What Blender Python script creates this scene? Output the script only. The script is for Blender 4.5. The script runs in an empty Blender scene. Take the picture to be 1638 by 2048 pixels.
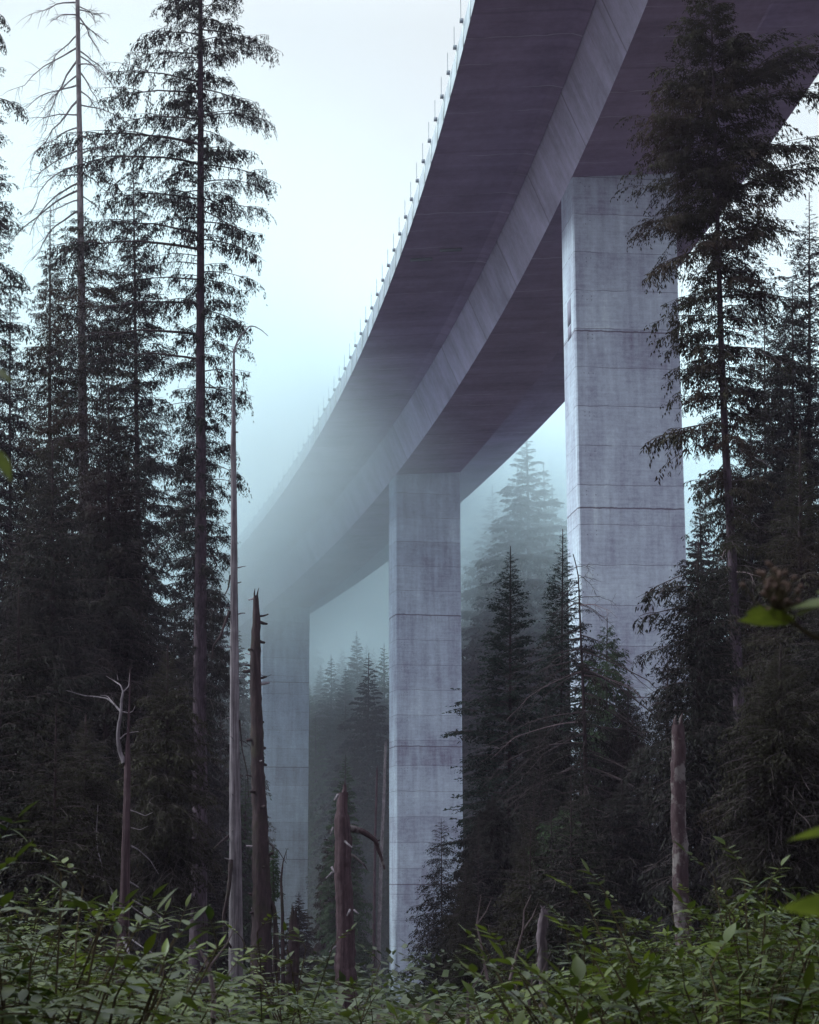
import bpy, math, random
import numpy as np
from mathutils import Matrix, Vector
R = math.radians
# ------------------------------------------------------------------ camera
scn = bpy.context.scene
F, PITCH, ROLL = 3839.0, 0.18562, -0.00328
CP, SP, CR, SR = math.cos(PITCH), math.sin(PITCH), math.cos(ROLL), math.sin(ROLL)
cd = bpy.data.cameras.new('camera'); cam = bpy.data.objects.new('camera', cd)
scn.collection.objects.link(cam); scn.camera = cam
cd.sensor_fit = 'VERTICAL'; cd.sensor_height = 24.0; cd.lens = F/2048*24.0
cd.clip_start = 0.05; cd.clip_end = 3000
right = Vector((CR, SR*SP*-1, SR*CP)); # rolled right axis
fwd = Vector((0, CP, SP)); upv = Vector((0, -SP, CP))
right = Vector((1, 0, 0))*CR + upv*SR; up2 = upv*CR - Vector((1, 0, 0))*SR
m = Matrix((right, up2, -fwd)).transposed().to_4x4(); cam.matrix_world = m
cd.dof.use_dof = True; cd.dof.focus_distance = 45.0; cd.dof.aperture_fstop = 9.0
# ------------------------------------------------------------------ world, sun, exposure
SUN_EL, SUN_AZ = R(38), R(-84)          # azimuth from +Y towards +X; low cloud, light comes from the open left side
w = bpy.data.worlds.new('World'); scn.world = w; w.use_nodes = True
nt = w.node_tree; nt.nodes.clear()
sky = nt.nodes.new('ShaderNodeTexSky'); sky.sky_type = 'NISHITA'; sky.sun_disc = False
sky.sun_elevation = SUN_EL; sky.sun_rotation = SUN_AZ
b1 = nt.nodes.new('ShaderNodeBackground'); b1.inputs[1].default_value = 0.05
b2 = nt.nodes.new('ShaderNodeBackground'); b2.inputs[0].default_value = (0.79, 0.872, 0.885, 1); 
# overcast dome: even near the horizon, brighter towards the zenith
tcw = nt.nodes.new('ShaderNodeTexCoord'); sxw = nt.nodes.new('ShaderNodeSeparateXYZ'); mrw = nt.nodes.new('ShaderNodeMapRange')
nt.links.new(tcw.outputs['Generated'], sxw.inputs[0]); nt.links.new(sxw.outputs[2], mrw.inputs[0])
mrw.inputs[1].default_value = .42; mrw.inputs[2].default_value = .95; mrw.inputs[3].default_value = 1.08; mrw.inputs[4].default_value = 3.5
nt.links.new(mrw.outputs[0], b2.inputs[1])
ad = nt.nodes.new('ShaderNodeMixShader'); ad.inputs[0].default_value = 0.9
wo = nt.nodes.new('ShaderNodeOutputWorld')
nt.links.new(sky.outputs[0], b1.inputs[0]); nt.links.new(b1.outputs[0], ad.inputs[1])
nt.links.new(b2.outputs[0], ad.inputs[2]); nt.links.new(ad.outputs[0], wo.inputs[0])
ld = bpy.data.lights.new('sun', 'SUN'); ld.energy = 4.8; ld.angle = R(14); ld.color = (0.84, 1.0, 0.90)
sun = bpy.data.objects.new('sun', ld); scn.collection.objects.link(sun)
sd = Vector((math.sin(SUN_AZ)*math.cos(SUN_EL), math.cos(SUN_AZ)*math.cos(SUN_EL), math.sin(SUN_EL)))
sun.rotation_euler = sd.to_track_quat('Z', 'Y').to_euler()
vs = scn.view_settings; vs.view_transform = 'Standard'; vs.look = 'None'; vs.exposure = 0.0; vs.gamma = 1.0
vs.use_curve_mapping = False
cy = scn.cycles; cy.max_bounces = 16; cy.diffuse_bounces = 3; cy.glossy_bounces = 2; cy.transmission_bounces = 3
cy.volume_bounces = 14; cy.transparent_max_bounces = 8; cy.use_denoising = True; cy.use_adaptive_sampling = True
cy.adaptive_threshold = 0.02; cy.volume_max_steps = 64; cy.volume_step_rate = 1.0
# ------------------------------------------------------------------ helpers
COL = scn.collection
def W(px, py, d):
    """world point seen at pixel px,py of the photograph at forward distance d (metres along Y)"""
    xr, yr = (px-819)/F, (1024-py)/F
    xc = xr*CR - yr*SR; yc = xr*SR + yr*CR
    y = CP - yc*SP; z = SP + yc*CP
    return np.array([xc/y*d, d, z/y*d])
def sstep(a, b, x):
    t = np.clip((x-a)/(b-a), 0, 1); return t*t*(3-2*t)
def ground(x, y):
    x = np.asarray(x, float); y = np.asarray(y, float)
    z = -1.75 - 8.3*sstep(12, 140, y)
    z = z + 0.42*np.clip(y-222-0.1*x, 0, 250) + 0.22*np.clip(x-38, 0, 200)*sstep(60, 140, y) + 0.12*np.clip(-x-30, 0, 200)*sstep(30, 100, y)
    z = z + .35*np.sin(x*.31+y*.17) * sstep(8, 40, y) + .12*np.sin(x*1.1-y*.7+1.3) + .9*np.sin(x*.07+1)*np.sin(y*.05+2)*sstep(20, 80, y)
    return z
def mesh(name, V, Fc, mats, parent=None, midx=None, smooth=False, uv=None):
    """V (n,3) array, Fc list of (m,k) index arrays"""
    me = bpy.data.meshes.new(name)
    V = np.asarray(V, np.float32)
    Fc = [np.asarray(f, np.int32) for f in Fc if len(f)]
    me.vertices.add(len(V)); me.vertices.foreach_set('co', V.ravel())
    tot = np.concatenate([np.full(len(f), f.shape[1], np.int32) for f in Fc])
    li = np.concatenate([f.ravel() for f in Fc])
    me.loops.add(len(li)); me.loops.foreach_set('vertex_index', li)
    me.polygons.add(len(tot)); st = np.concatenate([[0], np.cumsum(tot)[:-1]]).astype(np.int32)
    me.polygons.foreach_set('loop_start', st); me.polygons.foreach_set('loop_total', tot)
    for mt in (mats if isinstance(mats, (list, tuple)) else [mats]): me.materials.append(mt)
    if midx is not None: me.polygons.foreach_set('material_index', np.asarray(midx, np.int32))
    if smooth: me.polygons.foreach_set('use_smooth', np.ones(len(tot), bool))
    if uv is not None:
        l = me.uv_layers.new(name='UVMap'); l.data.foreach_set('uv', np.asarray(uv, np.float32)[li].ravel())
    me.update(calc_edges=True)
    return link(name, me, parent)
def link(name, me, parent=None):
    o = bpy.data.objects.new(name, me); COL.objects.link(o)
    if parent is not None: o.parent = parent
    return o
def tag(o, label=None, cat=None, group=None, kind=None):
    if label: o['label'] = label
    if cat: o['category'] = cat
    if group: o['group'] = group
    if kind: o['kind'] = kind
    return o
def thing(name, label, cat, loc=(0, 0, 0), group=None):
    o = bpy.data.objects.new(name, None); COL.objects.link(o); o.location = loc
    o.empty_display_size = .2
    return tag(o, label, cat, group)
class Geo:
    """collects vertices and quads/tris with material indices"""
    def __init__(s): s.v = []; s.f = {3: [], 4: []}; s.m = {3: [], 4: []}; s.n = 0
    def add(s, V, Fq, mi=0):
        V = np.asarray(V, float); Fq = np.asarray(Fq, int)
        s.v.append(V); k = Fq.shape[1]; s.f[k].append(Fq+s.n); s.m[k].append(np.full(len(Fq), mi)); s.n += len(V)
    def arrays(s):
        V = np.concatenate(s.v) if s.v else np.zeros((0, 3))
        out = {}
        for k in (3, 4):
            out[k] = (np.concatenate(s.f[k]), np.concatenate(s.m[k])) if s.f[k] else (np.zeros((0, k), int), np.zeros(0, int))
        return V, out
    def build(s, name, mats, parent=None, smooth=False):
        V, o = s.arrays()
        fs = []; ms = []
        for k in (3, 4):
            if len(o[k][0]): fs.append(o[k][0]); ms.append(o[k][1])
        return mesh(name, V, fs, mats, parent, np.concatenate(ms), smooth)
def tube(g, pts, rad, n=6, mi=0, cap=True, bump=0, rng=None, ridge=0):
    pts = np.asarray(pts, float); rad = np.broadcast_to(np.asarray(rad, float), (len(pts),)).copy()
    t = np.gradient(pts, axis=0); t /= np.linalg.norm(t, axis=1)[:, None]+1e-9
    ref = np.array([0, 0, 1.]) if abs(t[:, 2]).mean() < .8 else np.array([1., 0, 0])
    a = np.cross(t, ref); a /= np.linalg.norm(a, axis=1)[:, None]+1e-9; b = np.cross(t, a)
    th = np.linspace(0, 2*np.pi, n, endpoint=False)
    rr = rad[:, None]*np.ones(n)
    if bump: rr = rr*(1+bump*(rng.random((len(pts), n))-.5)*2)
    if ridge:
        rd = rng.normal(0, 1, n)[None]+rng.normal(0, .22, (len(pts), n)).cumsum(0); rd = np.clip(rd, -1.6, 1.6); rr = rr*(1+ridge*rd)
    V = pts[:, None]+rr[:, :, None]*(np.cos(th)[None, :, None]*a[:, None]+np.sin(th)[None, :, None]*b[:, None])
    V = V.reshape(-1, 3); i = np.arange(len(pts)-1)[:, None]*n; j = np.arange(n)[None]; j2 = (j+1) % n
    Q = np.stack([i+j, i+j2, i+n+j2, i+n+j], -1).reshape(-1, 4)
    g.add(V, Q, mi)
    if cap:
        c = pts[-1]+t[-1]*rad[-1]*.6; V2 = np.vstack([V[-n:], c]); g.add(V2, [[k, (k+1) % n, n] for k in range(n)], mi)
def box(g, c, ax, ay, az, mi=0):
    c, ax, ay, az = [np.asarray(q, float) for q in (c, ax, ay, az)]
    V = np.array([c+sx*ax+sy*ay+sz*az for sx in (-1, 1) for sy in (-1, 1) for sz in (-1, 1)])
    g.add(V, [[0, 1, 3, 2], [4, 6, 7, 5], [0, 4, 5, 1], [2, 3, 7, 6], [0, 2, 6, 4], [1, 5, 7, 3]], mi)
# ------------------------------------------------------------------ materials
class NB:
    def __init__(s, name):
        s.mat = bpy.data.materials.new(name); s.mat.use_nodes = True; s.t = s.mat.node_tree; s.t.nodes.clear()
        s.out = s.n('ShaderNodeOutputMaterial')
    def n(s, ty, **kw):
        x = s.t.nodes.new(ty)
        for k, v in kw.items(): setattr(x, k, v)
        return x
    def l(s, a, b): s.t.links.new(a, b)
    def val(s, x, inp):
        if isinstance(x, (int, float)): inp.default_value = x
        elif isinstance(x, (tuple, list)): inp.default_value = tuple(x) if len(x) == 4 or inp.type == 'VECTOR' else (*x, 1)
        else: s.l(x, inp)
    def math(s, op, a, b=0.0, c=None):
        x = s.n('ShaderNodeMath', operation=op); s.val(a, x.inputs[0]); s.val(b, x.inputs[1])
        if c is not None: s.val(c, x.inputs[2])
        return x.outputs[0]
    def mix(s, f, a, b, mode='MIX'):
        x = s.n('ShaderNodeMix', data_type='RGBA', blend_type=mode); s.val(f, x.inputs[0]); s.val(a, x.inputs[6]); s.val(b, x.inputs[7]); return x.outputs[2]
    def noise(s, vec, scale, detail=4, rough=.55):
        x = s.n('ShaderNodeTexNoise'); x.inputs['Scale'].default_value = scale; x.inputs['Detail'].default_value = detail
        x.inputs['Roughness'].default_value = rough
        if vec is not None: s.l(vec, x.inputs['Vector'])
        return x.outputs[0]
    def ramp(s, f, stops):
        x = s.n('ShaderNodeValToRGB'); e = x.color_ramp.elements
        while len(e) < len(stops): e.new(.5)
        for el, (p, c) in zip(e, stops): el.position = p; el.color = (*c, 1) if len(c) == 3 else c
        s.l(f, x.inputs[0]); return x.outputs[0]
    def mapr(s, f, a, b, c=0.0, d=1.0):
        x = s.n('ShaderNodeMapRange'); s.val(f, x.inputs[0]); x.inputs[1].default_value = a; x.inputs[2].default_value = b
        x.inputs[3].default_value = c; x.inputs[4].default_value = d; return x.outputs[0]
    def scale(s, vec, v):
        x = s.n('ShaderNodeVectorMath', operation='MULTIPLY'); s.l(vec, x.inputs[0]); x.inputs[1].default_value = v; return x.outputs[0]
    def princ(s, col, rough=.8, spec=.3, bump=None, bstr=.3, bdist=.02):
        p = s.n('ShaderNodeBsdfPrincipled'); s.val(col, p.inputs['Base Color']); s.val(rough, p.inputs['Roughness'])
        p.inputs['Specular IOR Level'].default_value = spec
        if bump is not None:
            b = s.n('ShaderNodeBump'); b.inputs['Strength'].default_value = bstr; b.inputs['Distance'].default_value = bdist
            s.l(bump, b.inputs['Height']); s.l(b.outputs[0], p.inputs['Normal'])
        return p.outputs[0]
    def end(s, sh): s.l(sh, s.out.inputs['Surface']); return s.mat

def line_at(b, z, pos, half, soft):
    """mask 1 on a thin line where z is close to pos"""
    d = b.math('ABSOLUTE', b.math('SUBTRACT', z, pos)); return b.mapr(d, half, half+soft, 1, 0)
def concrete_pier(name, joints, z0):
    b = NB(name); tc = b.n('ShaderNodeTexCoord'); P = tc.outputs['Object']
    sx = b.n('ShaderNodeSeparateXYZ'); b.l(P, sx.inputs[0]); z = sx.outputs[2]
    zn = b.math('ADD', z, b.math('MULTIPLY', b.math('SUBTRACT', b.noise(P, 1.1, 3), .5), .16))
    n1 = b.noise(b.scale(P, (1, 1, .55)), .55, 6, .62); n2 = b.noise(P, 4.6, 7, .75)
    st = b.noise(b.scale(P, (2.4, 2.4, .16)), 1.0, 5, .6)
    fine = b.noise(P, 22, 3, .6)
    # each 1.9 m lift of formwork has its own tone
    lift = b.math('FLOOR', b.math('DIVIDE', b.math('SUBTRACT', z, z0), 1.9))
    wn = b.n('ShaderNodeTexWhiteNoise', noise_dimensions='1D'); b.l(lift, wn.inputs['W'])
    hz = b.noise(b.scale(P, (.5, .5, 5)), 1.6, 5, .65)
    v = b.math('ADD', b.math('MULTIPLY', n1, .55), b.math('MULTIPLY', n2, .40)); v = b.math('ADD', v, b.math('ADD', b.math('MULTIPLY', st, .45), b.math('MULTIPLY', hz, .30)))
    v = b.math('ADD', v, b.math('MULTIPLY', wn.outputs[0], .12)); v = b.math('ADD', v, b.math('MULTIPLY', fine, .2))
    col = b.ramp(b.mapr(v, .76, 1.30), [(0, (.18, .165, .25)), (.35, (.315, .34, .46)), (.68, (.435, .49, .62)), (1, (.62, .70, .78))])
    fr = b.math('FRACT', b.math('DIVIDE', b.math('SUBTRACT', zn, z0), 1.9))
    thin = b.math('MULTIPLY', b.mapr(b.math('ABSOLUTE', b.math('SUBTRACT', fr, .5)), .487, .497, 0, 1), b.mapr(b.noise(P, .9, 2), .28, .5))
    col = b.mix(b.math('MULTIPLY', thin, .75), col, (.09, .07, .11))
    zw = b.math('ADD', z, b.math('MULTIPLY', b.math('SUBTRACT', b.noise(P, 2.3, 4), .5), .12))
    for j in joints:
        lm = line_at(b, zw, j, .02, .03)
        col = b.mix(b.math('MULTIPLY', lm, .85), col, (.075, .05, .085))
        # water stain hanging under the strong joint
        dn = b.math('SUBTRACT', j, z)
        sm = b.math('MULTIPLY', b.mapr(dn, 0, 1.2, 1, 0), b.math('GREATER_THAN', dn, 0))
        sm = b.math('MULTIPLY', sm, b.mapr(b.noise(b.scale(P, (3, 3, .2)), 1.3, 4), .5, .7))
        col = b.mix(b.math('MULTIPLY', sm, .5), col, (.14, .11, .15))
    # formwork tie holes: small pits in a regular grid near the arrises
    uvn = b.n('ShaderNodeUVMap'); su = b.n('ShaderNodeSeparateXYZ'); b.l(uvn.outputs[0], su.inputs[0]); uu, vv = su.outputs[0], su.outputs[1]
    fu = b.math('SUBTRACT', b.math('FRACT', b.math('DIVIDE', uu, .22)), .5); fv = b.math('SUBTRACT', b.math('FRACT', b.math('DIVIDE', vv, .19)), .5)
    dd = b.math('SQRT', b.math('ADD', b.math('MULTIPLY', fu, fu), b.math('MULTIPLY', fv, fv)))
    pit = b.mapr(dd, .10, .17, 1, 0)
    near = b.math('MULTIPLY', b.math('LESS_THAN', uu, .80), b.math('GREATER_THAN', uu, .16))
    fl = b.math('FRACT', b.math('DIVIDE', b.math('SUBTRACT', vv, z0), 1.9)); near = b.math('MULTIPLY', near, b.math('MULTIPLY', b.math('GREATER_THAN', fl, .7), b.math('LESS_THAN', fl, .93)))
    wn2 = b.n('ShaderNodeTexWhiteNoise', noise_dimensions='2D'); fl2 = b.n('ShaderNodeCombineXYZ')
    b.l(b.math('FLOOR', b.math('DIVIDE', uu, .22)), fl2.inputs[0]); b.l(b.math('FLOOR', b.math('DIVIDE', vv, .19)), fl2.inputs[1]); b.l(fl2.outputs[0], wn2.inputs['Vector'])
    pit = b.math('MULTIPLY', b.math('MULTIPLY', pit, near), b.math('GREATER_THAN', wn2.outputs[0], .35))
    col = b.mix(b.math('MULTIPLY', pit, .6), col, (.07, .05, .08))
    h = b.math('ADD', b.math('MULTIPLY', n2, .5), fine); h = b.math('SUBTRACT', h, b.math('MULTIPLY', thin, .6))
    return b.end(b.princ(col, .88, .25, h, .35, .02))
def concrete_deck(name, base, joint=4.6, joint_dark=.55, streak=0.0, board=0.0):
    """uv: u metres along the bridge, v metres across the profile"""
    b = NB(name); uvn = b.n('ShaderNodeUVMap'); U = uvn.outputs[0]
    s = b.n('ShaderNodeSeparateXYZ'); b.l(U, s.inputs[0]); u, v = s.outputs[0], s.outputs[1]
    n1 = b.noise(b.scale(U, (1, .8, 1)), .35, 6, .62); n2 = b.noise(U, 2.6, 6, .7); fine = b.noise(U, 16, 3, .6)
    tr = b.noise(b.scale(U, (1.1, .07, 1)), 1.0, 5, .65)
    seg = b.math('FLOOR', b.math('DIVIDE', u, joint)); wn = b.n('ShaderNodeTexWhiteNoise', noise_dimensions='1D'); b.l(seg, wn.inputs['W'])
    val = b.math('ADD', b.math('MULTIPLY', n1, .7), b.math('MULTIPLY', n2, .35)); val = b.math('ADD', val, b.math('MULTIPLY', tr, .5))
    val = b.math('ADD', val, b.math('MULTIPLY', wn.outputs[0], .10)); val = b.math('ADD', val, b.math('MULTIPLY', fine, .15))
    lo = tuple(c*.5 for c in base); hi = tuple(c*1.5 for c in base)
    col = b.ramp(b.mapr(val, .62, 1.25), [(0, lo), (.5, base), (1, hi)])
    uw = b.math('ADD', u, b.math('MULTIPLY', b.math('SUBTRACT', b.noise(U, .8, 3), .5), .22))
    fr = b.math('FRACT', b.math('DIVIDE', uw, joint)); e = b.mapr(b.math('ABSOLUTE', b.math('SUBTRACT', fr, .5)), .489, .497, 0, 1)
    col = b.mix(b.math('MULTIPLY', e, joint_dark), col, tuple(c*.3 for c in base))
    if board:
        fb = b.math('FRACT', b.math('DIVIDE', b.math('ADD', u, b.math('MULTIPLY', v, .0)), board))
        eb = b.math('MULTIPLY', b.mapr(b.math('ABSOLUTE', b.math('SUBTRACT', fb, .5)), .46, .49, 0, 1), b.mapr(b.noise(b.scale(U, (.8, .5, 1)), 1.0, 3), .42, .62))
        col = b.mix(b.math('MULTIPLY', eb, .4), col, tuple(c*.42 for c in base))
    if streak:
        # pale lime runs along transverse hairline cracks
        uc = b.math('ADD', u, b.math('MULTIPLY', b.math('SUBTRACT', b.noise(U, .55, 4), .5), .7))
        f2 = b.math('FRACT', b.math('DIVIDE', uc, 2.55)); c2 = b.mapr(b.math('ABSOLUTE', b.math('SUBTRACT', f2, .5)), .479, .492, 0, 1)
        gate = b.mapr(b.noise(b.scale(U, (.9, .16, 1)), 1.0, 3), .47, .6)
        col = b.mix(b.math('MULTIPLY', b.math('MULTIPLY', c2, gate), streak*.8), col, (.66, .62, .78))
    return b.end(b.princ(col, .88, .2, b.math('ADD', n2, fine), .3, .02))
def bark(name, lo, hi, sc=9, moss=0.0, vert=.18, patch=0.0):
    b = NB(name); tc = b.n('ShaderNodeTexCoord'); P = tc.outputs['Object']
    g = b.noise(b.scale(P, (1, 1, vert)), sc*2.2, 6, .7); n = b.noise(P, sc*.35, 5, .6)
    col = b.ramp(b.mapr(b.math('ADD', b.math('MULTIPLY', g, .75), b.math('MULTIPLY', n, .25)), .33, .68), [(0, lo), (.55, tuple((a+c)/2*.9 for a, c in zip(lo, hi))), (1, hi)])
    if patch:
        col = b.mix(b.mapr(b.noise(P, 3.1, 5, .65), .5, .58, 0, patch), col, (.34, .31, .33))
    if moss: col = b.mix(b.mapr(b.noise(P, 1.7, 5, .6), .52, .66, 0, moss), col, (.035, .045, .015))
    return b.end(b.princ(col, .9, .15, g, .8, .03))
def foliage(name, lo, hi, sc=1.2, rough=.75, spec=.12, trans=.25, brown=None, bamt=0.0):
    b = NB(name); tc = b.n('ShaderNodeTexCoord'); P = tc.outputs['Object']
    n = b.math('ADD', b.math('MULTIPLY', b.noise(P, sc, 3), .55), b.math('MULTIPLY', b.noise(P, sc*9, 2), .45))
    col = b.ramp(b.mapr(n, .36, .64), [(0, lo), (1, hi)])
    if brown: col = b.mix(b.mapr(b.noise(P, sc*.6, 3), .52, .68, 0, bamt), col, brown)
    p = b.princ(col, rough, spec); t = b.n('ShaderNodeBsdfTranslucent'); b.l(col, t.inputs[0])
    mx = b.n('ShaderNodeMixShader'); mx.inputs[0].default_value = trans; b.l(p, mx.inputs[1]); b.l(t.outputs[0], mx.inputs[2])
    return b.end(mx.outputs[0])

M = {}
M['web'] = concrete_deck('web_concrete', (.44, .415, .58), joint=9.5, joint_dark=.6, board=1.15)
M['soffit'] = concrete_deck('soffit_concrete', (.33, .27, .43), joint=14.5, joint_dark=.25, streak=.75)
M['parapet'] = concrete_deck('parapet_concrete', (.38, .42, .50), joint=2.56, joint_dark=.5, board=.32)
M['asphalt'] = concrete_deck('deck_asphalt', (.05, .05, .055), joint=14.5)
b = NB('galvanised_steel'); M['steel'] = b.end(b.princ((.16, .20, .26), .5, .5))
M['bark'] = bark('hemlock_bark', (.018, .011, .020), (.105, .072, .10), 9)
M['bark_dark'] = bark('dark_bark', (.014, .009, .014), (.07, .045, .055), 9, .3)
M['bark_grey'] = bark('grey_lichened_bark', (.06, .045, .06), (.34, .30, .34), 8, .2)
M['twig'] = bark('twig_bark', (.035, .024, .03), (.10, .075, .085), 14)
M['dead_twig'] = bark('dead_twig_wood', (.09, .06, .075), (.26, .19, .22), 14)
M['snag_pale'] = bark('weathered_grey_wood', (.035, .026, .036), (.29, .245, .30), 12, 0, .04)
M['snag_red'] = bark('rotting_red_wood', (.018, .009, .014), (.125, .078, .10), 12, 0, .04)
M['snag_mottled'] = bark('peeling_mottled_bark', (.03, .014, .02), (.08, .052, .065), 9, 0, .3, .28)
M['stump_grey'] = bark('old_stump_wood', (.03, .02, .03), (.16, .12, .155), 10, .3, .06)
M['bleached'] = bark('bleached_branch_wood', (.13, .10, .13), (.40, .34, .40), 12)
M['needle'] = foliage('hemlock_needles', (.009, .006, .010), (.026, .026, .024), .5)
M['needle_olive'] = foliage('olive_needles', (.010, .007, .009), (.036, .033, .021), .5, brown=(.045, .024, .022), bamt=.9)
M['needle_blue'] = foliage('fir_needles', (.009, .016, .015), (.034, .050, .042), .6)
M['needle_light'] = foliage('cedar_fronds', (.018, .032, .018), (.055, .085, .045), .6)
M['needle_dark'] = foliage('deep_shade_needles', (.007, .006, .008), (.022, .020, .018), .5, brown=(.030, .016, .020), bamt=.9)
M['lichen'] = foliage('hanging_lichen', (.05, .045, .035), (.12, .11, .09), 2)
M['leaf'] = foliage('shrub_leaves', (.016, .030, .006), (.115, .145, .012), 1.1, .36, .38, .34)
M['leaf_lifted'] = foliage('lifted_yellow_green_leaf', (.06, .08, .010), (.13, .155, .022), 9, .4, .3, .5)  # yellow-green close leaves, colour lightened to make up for the shade on them
M['leaf_low'] = foliage('undergrowth_leaves', (.014, .022, .008), (.045, .06, .018), .8, .4, .4, .3)
M['stem'] = bark('green_brown_stem', (.03, .018, .015), (.09, .07, .035), 20)
b = NB('forest_floor'); tc = b.n('ShaderNodeTexCoord')
nn = b.noise(tc.outputs['Object'], 1.3, 8, .65)
M['floor'] = b.end(b.princ(b.ramp(nn, [(.3, (.018, .012, .014)), (.55, (.05, .035, .032)), (.75, (.045, .055, .02))]), .95, .1, nn, .8, .1))
# ------------------------------------------------------------------ ground
gx = np.concatenate([np.linspace(-420, -60, 37)[:-1], np.linspace(-60, 80, 141), np.linspace(80, 420, 35)[1:]])
gy = np.concatenate([np.linspace(-120, -12, 10)[:-1], np.linspace(-12, 160, 173), np.linspace(160, 620, 93)[1:]])
GX, GY = np.meshgrid(gx, gy); GZ = ground(GX, GY)
V = np.stack([GX, GY, GZ], -1).reshape(-1, 3); nx, ny = len(gx), len(gy)
i = np.arange(ny-1)[:, None]*nx+np.arange(nx-1)[None]; Q = np.stack([i, i+1, i+nx+1, i+nx], -1).reshape(-1, 4)
tag(mesh('ground', V, [Q], M['floor'], smooth=True), kind='structure', label='dark forest floor sloping down to the piers and up the far hillside')
# ------------------------------------------------------------------ viaduct
BX, BTH, BK, BG, BZ, BD = 10.285, .10947, .00169, -.04869, 33.164, 90.0
HW, SPAN, HT, SE = 2.548, 57.885, 1.452, .0744
def axis(u):
    th = BTH+BK*u
    return BX+(math.cos(th)-math.cos(BTH))/BK, BD+(math.sin(th)-math.sin(BTH))/BK, BZ+BG*u, th
def bp(u, lat, h):
    x, y, z, th = axis(u); return (x+math.cos(th)*lat, y+math.sin(th)*lat, z+h+SE*lat)
US = np.arange(-96, 262, 2.0)
def sweep(name, prof, mats, parent, midx=None, caps=True):
    """closed profile [(lat,h)...] swept along the bridge; uv = metres along, metres across"""
    n = len(prof); pr = prof+[prof[0]]
    vlen = np.concatenate([[0], np.cumsum([math.dist(pr[k], pr[k+1]) for k in range(n)])])
    V = []; UV = []
    for u in US:
        for k in range(n):
            for e in (0, 1):
                q = pr[k+e]; V.append(bp(u, *q)); UV.append((u+100, vlen[k+e]))
    m_ = 2*n; Q = []; mi = []
    for a in range(len(US)-1):
        for k in range(n):
            o = a*m_+2*k; Q.append([o, o+1, o+1+m_, o+m_]); mi.append(midx[k] if midx else 0)
    fs = [np.array(Q)]
    if caps:
        o = (len(US)-1)*m_
        fs.append(np.array([[2*k for k in range(n)][::-1]])); mi.append(0); fs.append(np.array([[o+2*k for k in range(n)]])); mi.append(0)
    return mesh(name, np.array(V), fs, mats, parent, mi, uv=UV)
x, y, z, th = axis(0)
via = thing('viaduct', 'tall curved concrete highway viaduct on slab piers crossing overhead into fog', 'bridge')
WB, HB, WC, HC, WO, HO = 3.724, 2.806, 8.887, 2.697, 8.483, 2.827
WING = .34
# box girder: bottom slab and two inclined webs
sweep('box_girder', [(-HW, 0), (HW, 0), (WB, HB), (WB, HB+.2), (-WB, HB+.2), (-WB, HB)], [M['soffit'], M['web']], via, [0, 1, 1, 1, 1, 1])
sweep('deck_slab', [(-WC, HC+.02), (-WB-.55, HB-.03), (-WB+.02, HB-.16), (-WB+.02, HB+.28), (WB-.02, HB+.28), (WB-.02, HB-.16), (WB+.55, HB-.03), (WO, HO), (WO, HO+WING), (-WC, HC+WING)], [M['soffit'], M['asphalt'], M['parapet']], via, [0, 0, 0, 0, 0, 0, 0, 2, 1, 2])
BH = 1.352
for s_, wc, hc in ((-1, WC, HC), (1, WO, HO)):
    lo = hc+WING+.004
    pf = [(s_*(wc-.02), lo-.30) if 0 else (s_*(wc-.004), lo), (s_*(wc-.06), hc+BH), (s_*(wc-.28), hc+BH), (s_*(wc-.45), lo)]
    if s_ > 0: pf = pf[::-1]
    sweep('parapet', pf, M['parapet'], via)
b = NB('strip_metal'); M['strip'] = b.end(b.princ((.62, .68, .70), .5, .4))
# fence posts bolted to the back of the left parapet
pm = None
for k in range(-9, 37):
    u = .15+k*2.56
    if u > 92: break
    p = np.array(bp(u, -WC-.02, HC+BH)); _, _, _, th = axis(u); rx = np.array([math.cos(th), math.sin(th), 0]); fx = np.array([-math.sin(th), math.cos(th), 0]); uz = np.array([0, 0, 1.])
    if pm is None:
        g = Geo(); tube(g, [(0, 0, 0), (0, 0, .95)], [.015, .015], 6); po = g.build('fence_post', M['steel'], via); pm = po.data
        g = Geo(); box(g, (0, 0, 0), (.08, 0, 0), (0, .08, 0), (0, 0, .085)); br = g.build('bracket', M['parapet'], po); bm_ = br.data
        g = Geo(); box(g, (0, 0, 0), (.02, 0, .0), (0, .035, 0), (0, 0, .56)); sr = g.build('cover_strip', M['strip'], po); sm_ = sr.data
    else:
        po = link('fence_post', pm, via); br = link('bracket', bm_, po); sr = link('cover_strip', sm_, po)
    po.location = p+rx*(-.10)+uz*(-.12); po.rotation_euler = (0, 0, th); br.location = (0.03, 0, -.04); sr.location = (.10, 0, -.72)
    # narrow pilaster strip on the face of the parapet
    g = Geo()
# drainage plates under the left wing
for u, lat in ((-22.5, -7.6), (-24.2, -5.9), (16.5, -7.6), (15.2, -6.1)):
    h = HC+(HB-HC)*(WC+lat)/(WC-WB)-.03
    p = np.array(bp(u, lat, h)); _, _, _, th = axis(u)
    g = Geo(); box(g, (0, 0, 0), (.62, 0, .62*SE), (0, .17, 0), (0, 0, .05)); o = g.build('drain_plate', M['parapet'], via); o.location = p; o.rotation_euler = (0, 0, th)
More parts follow.
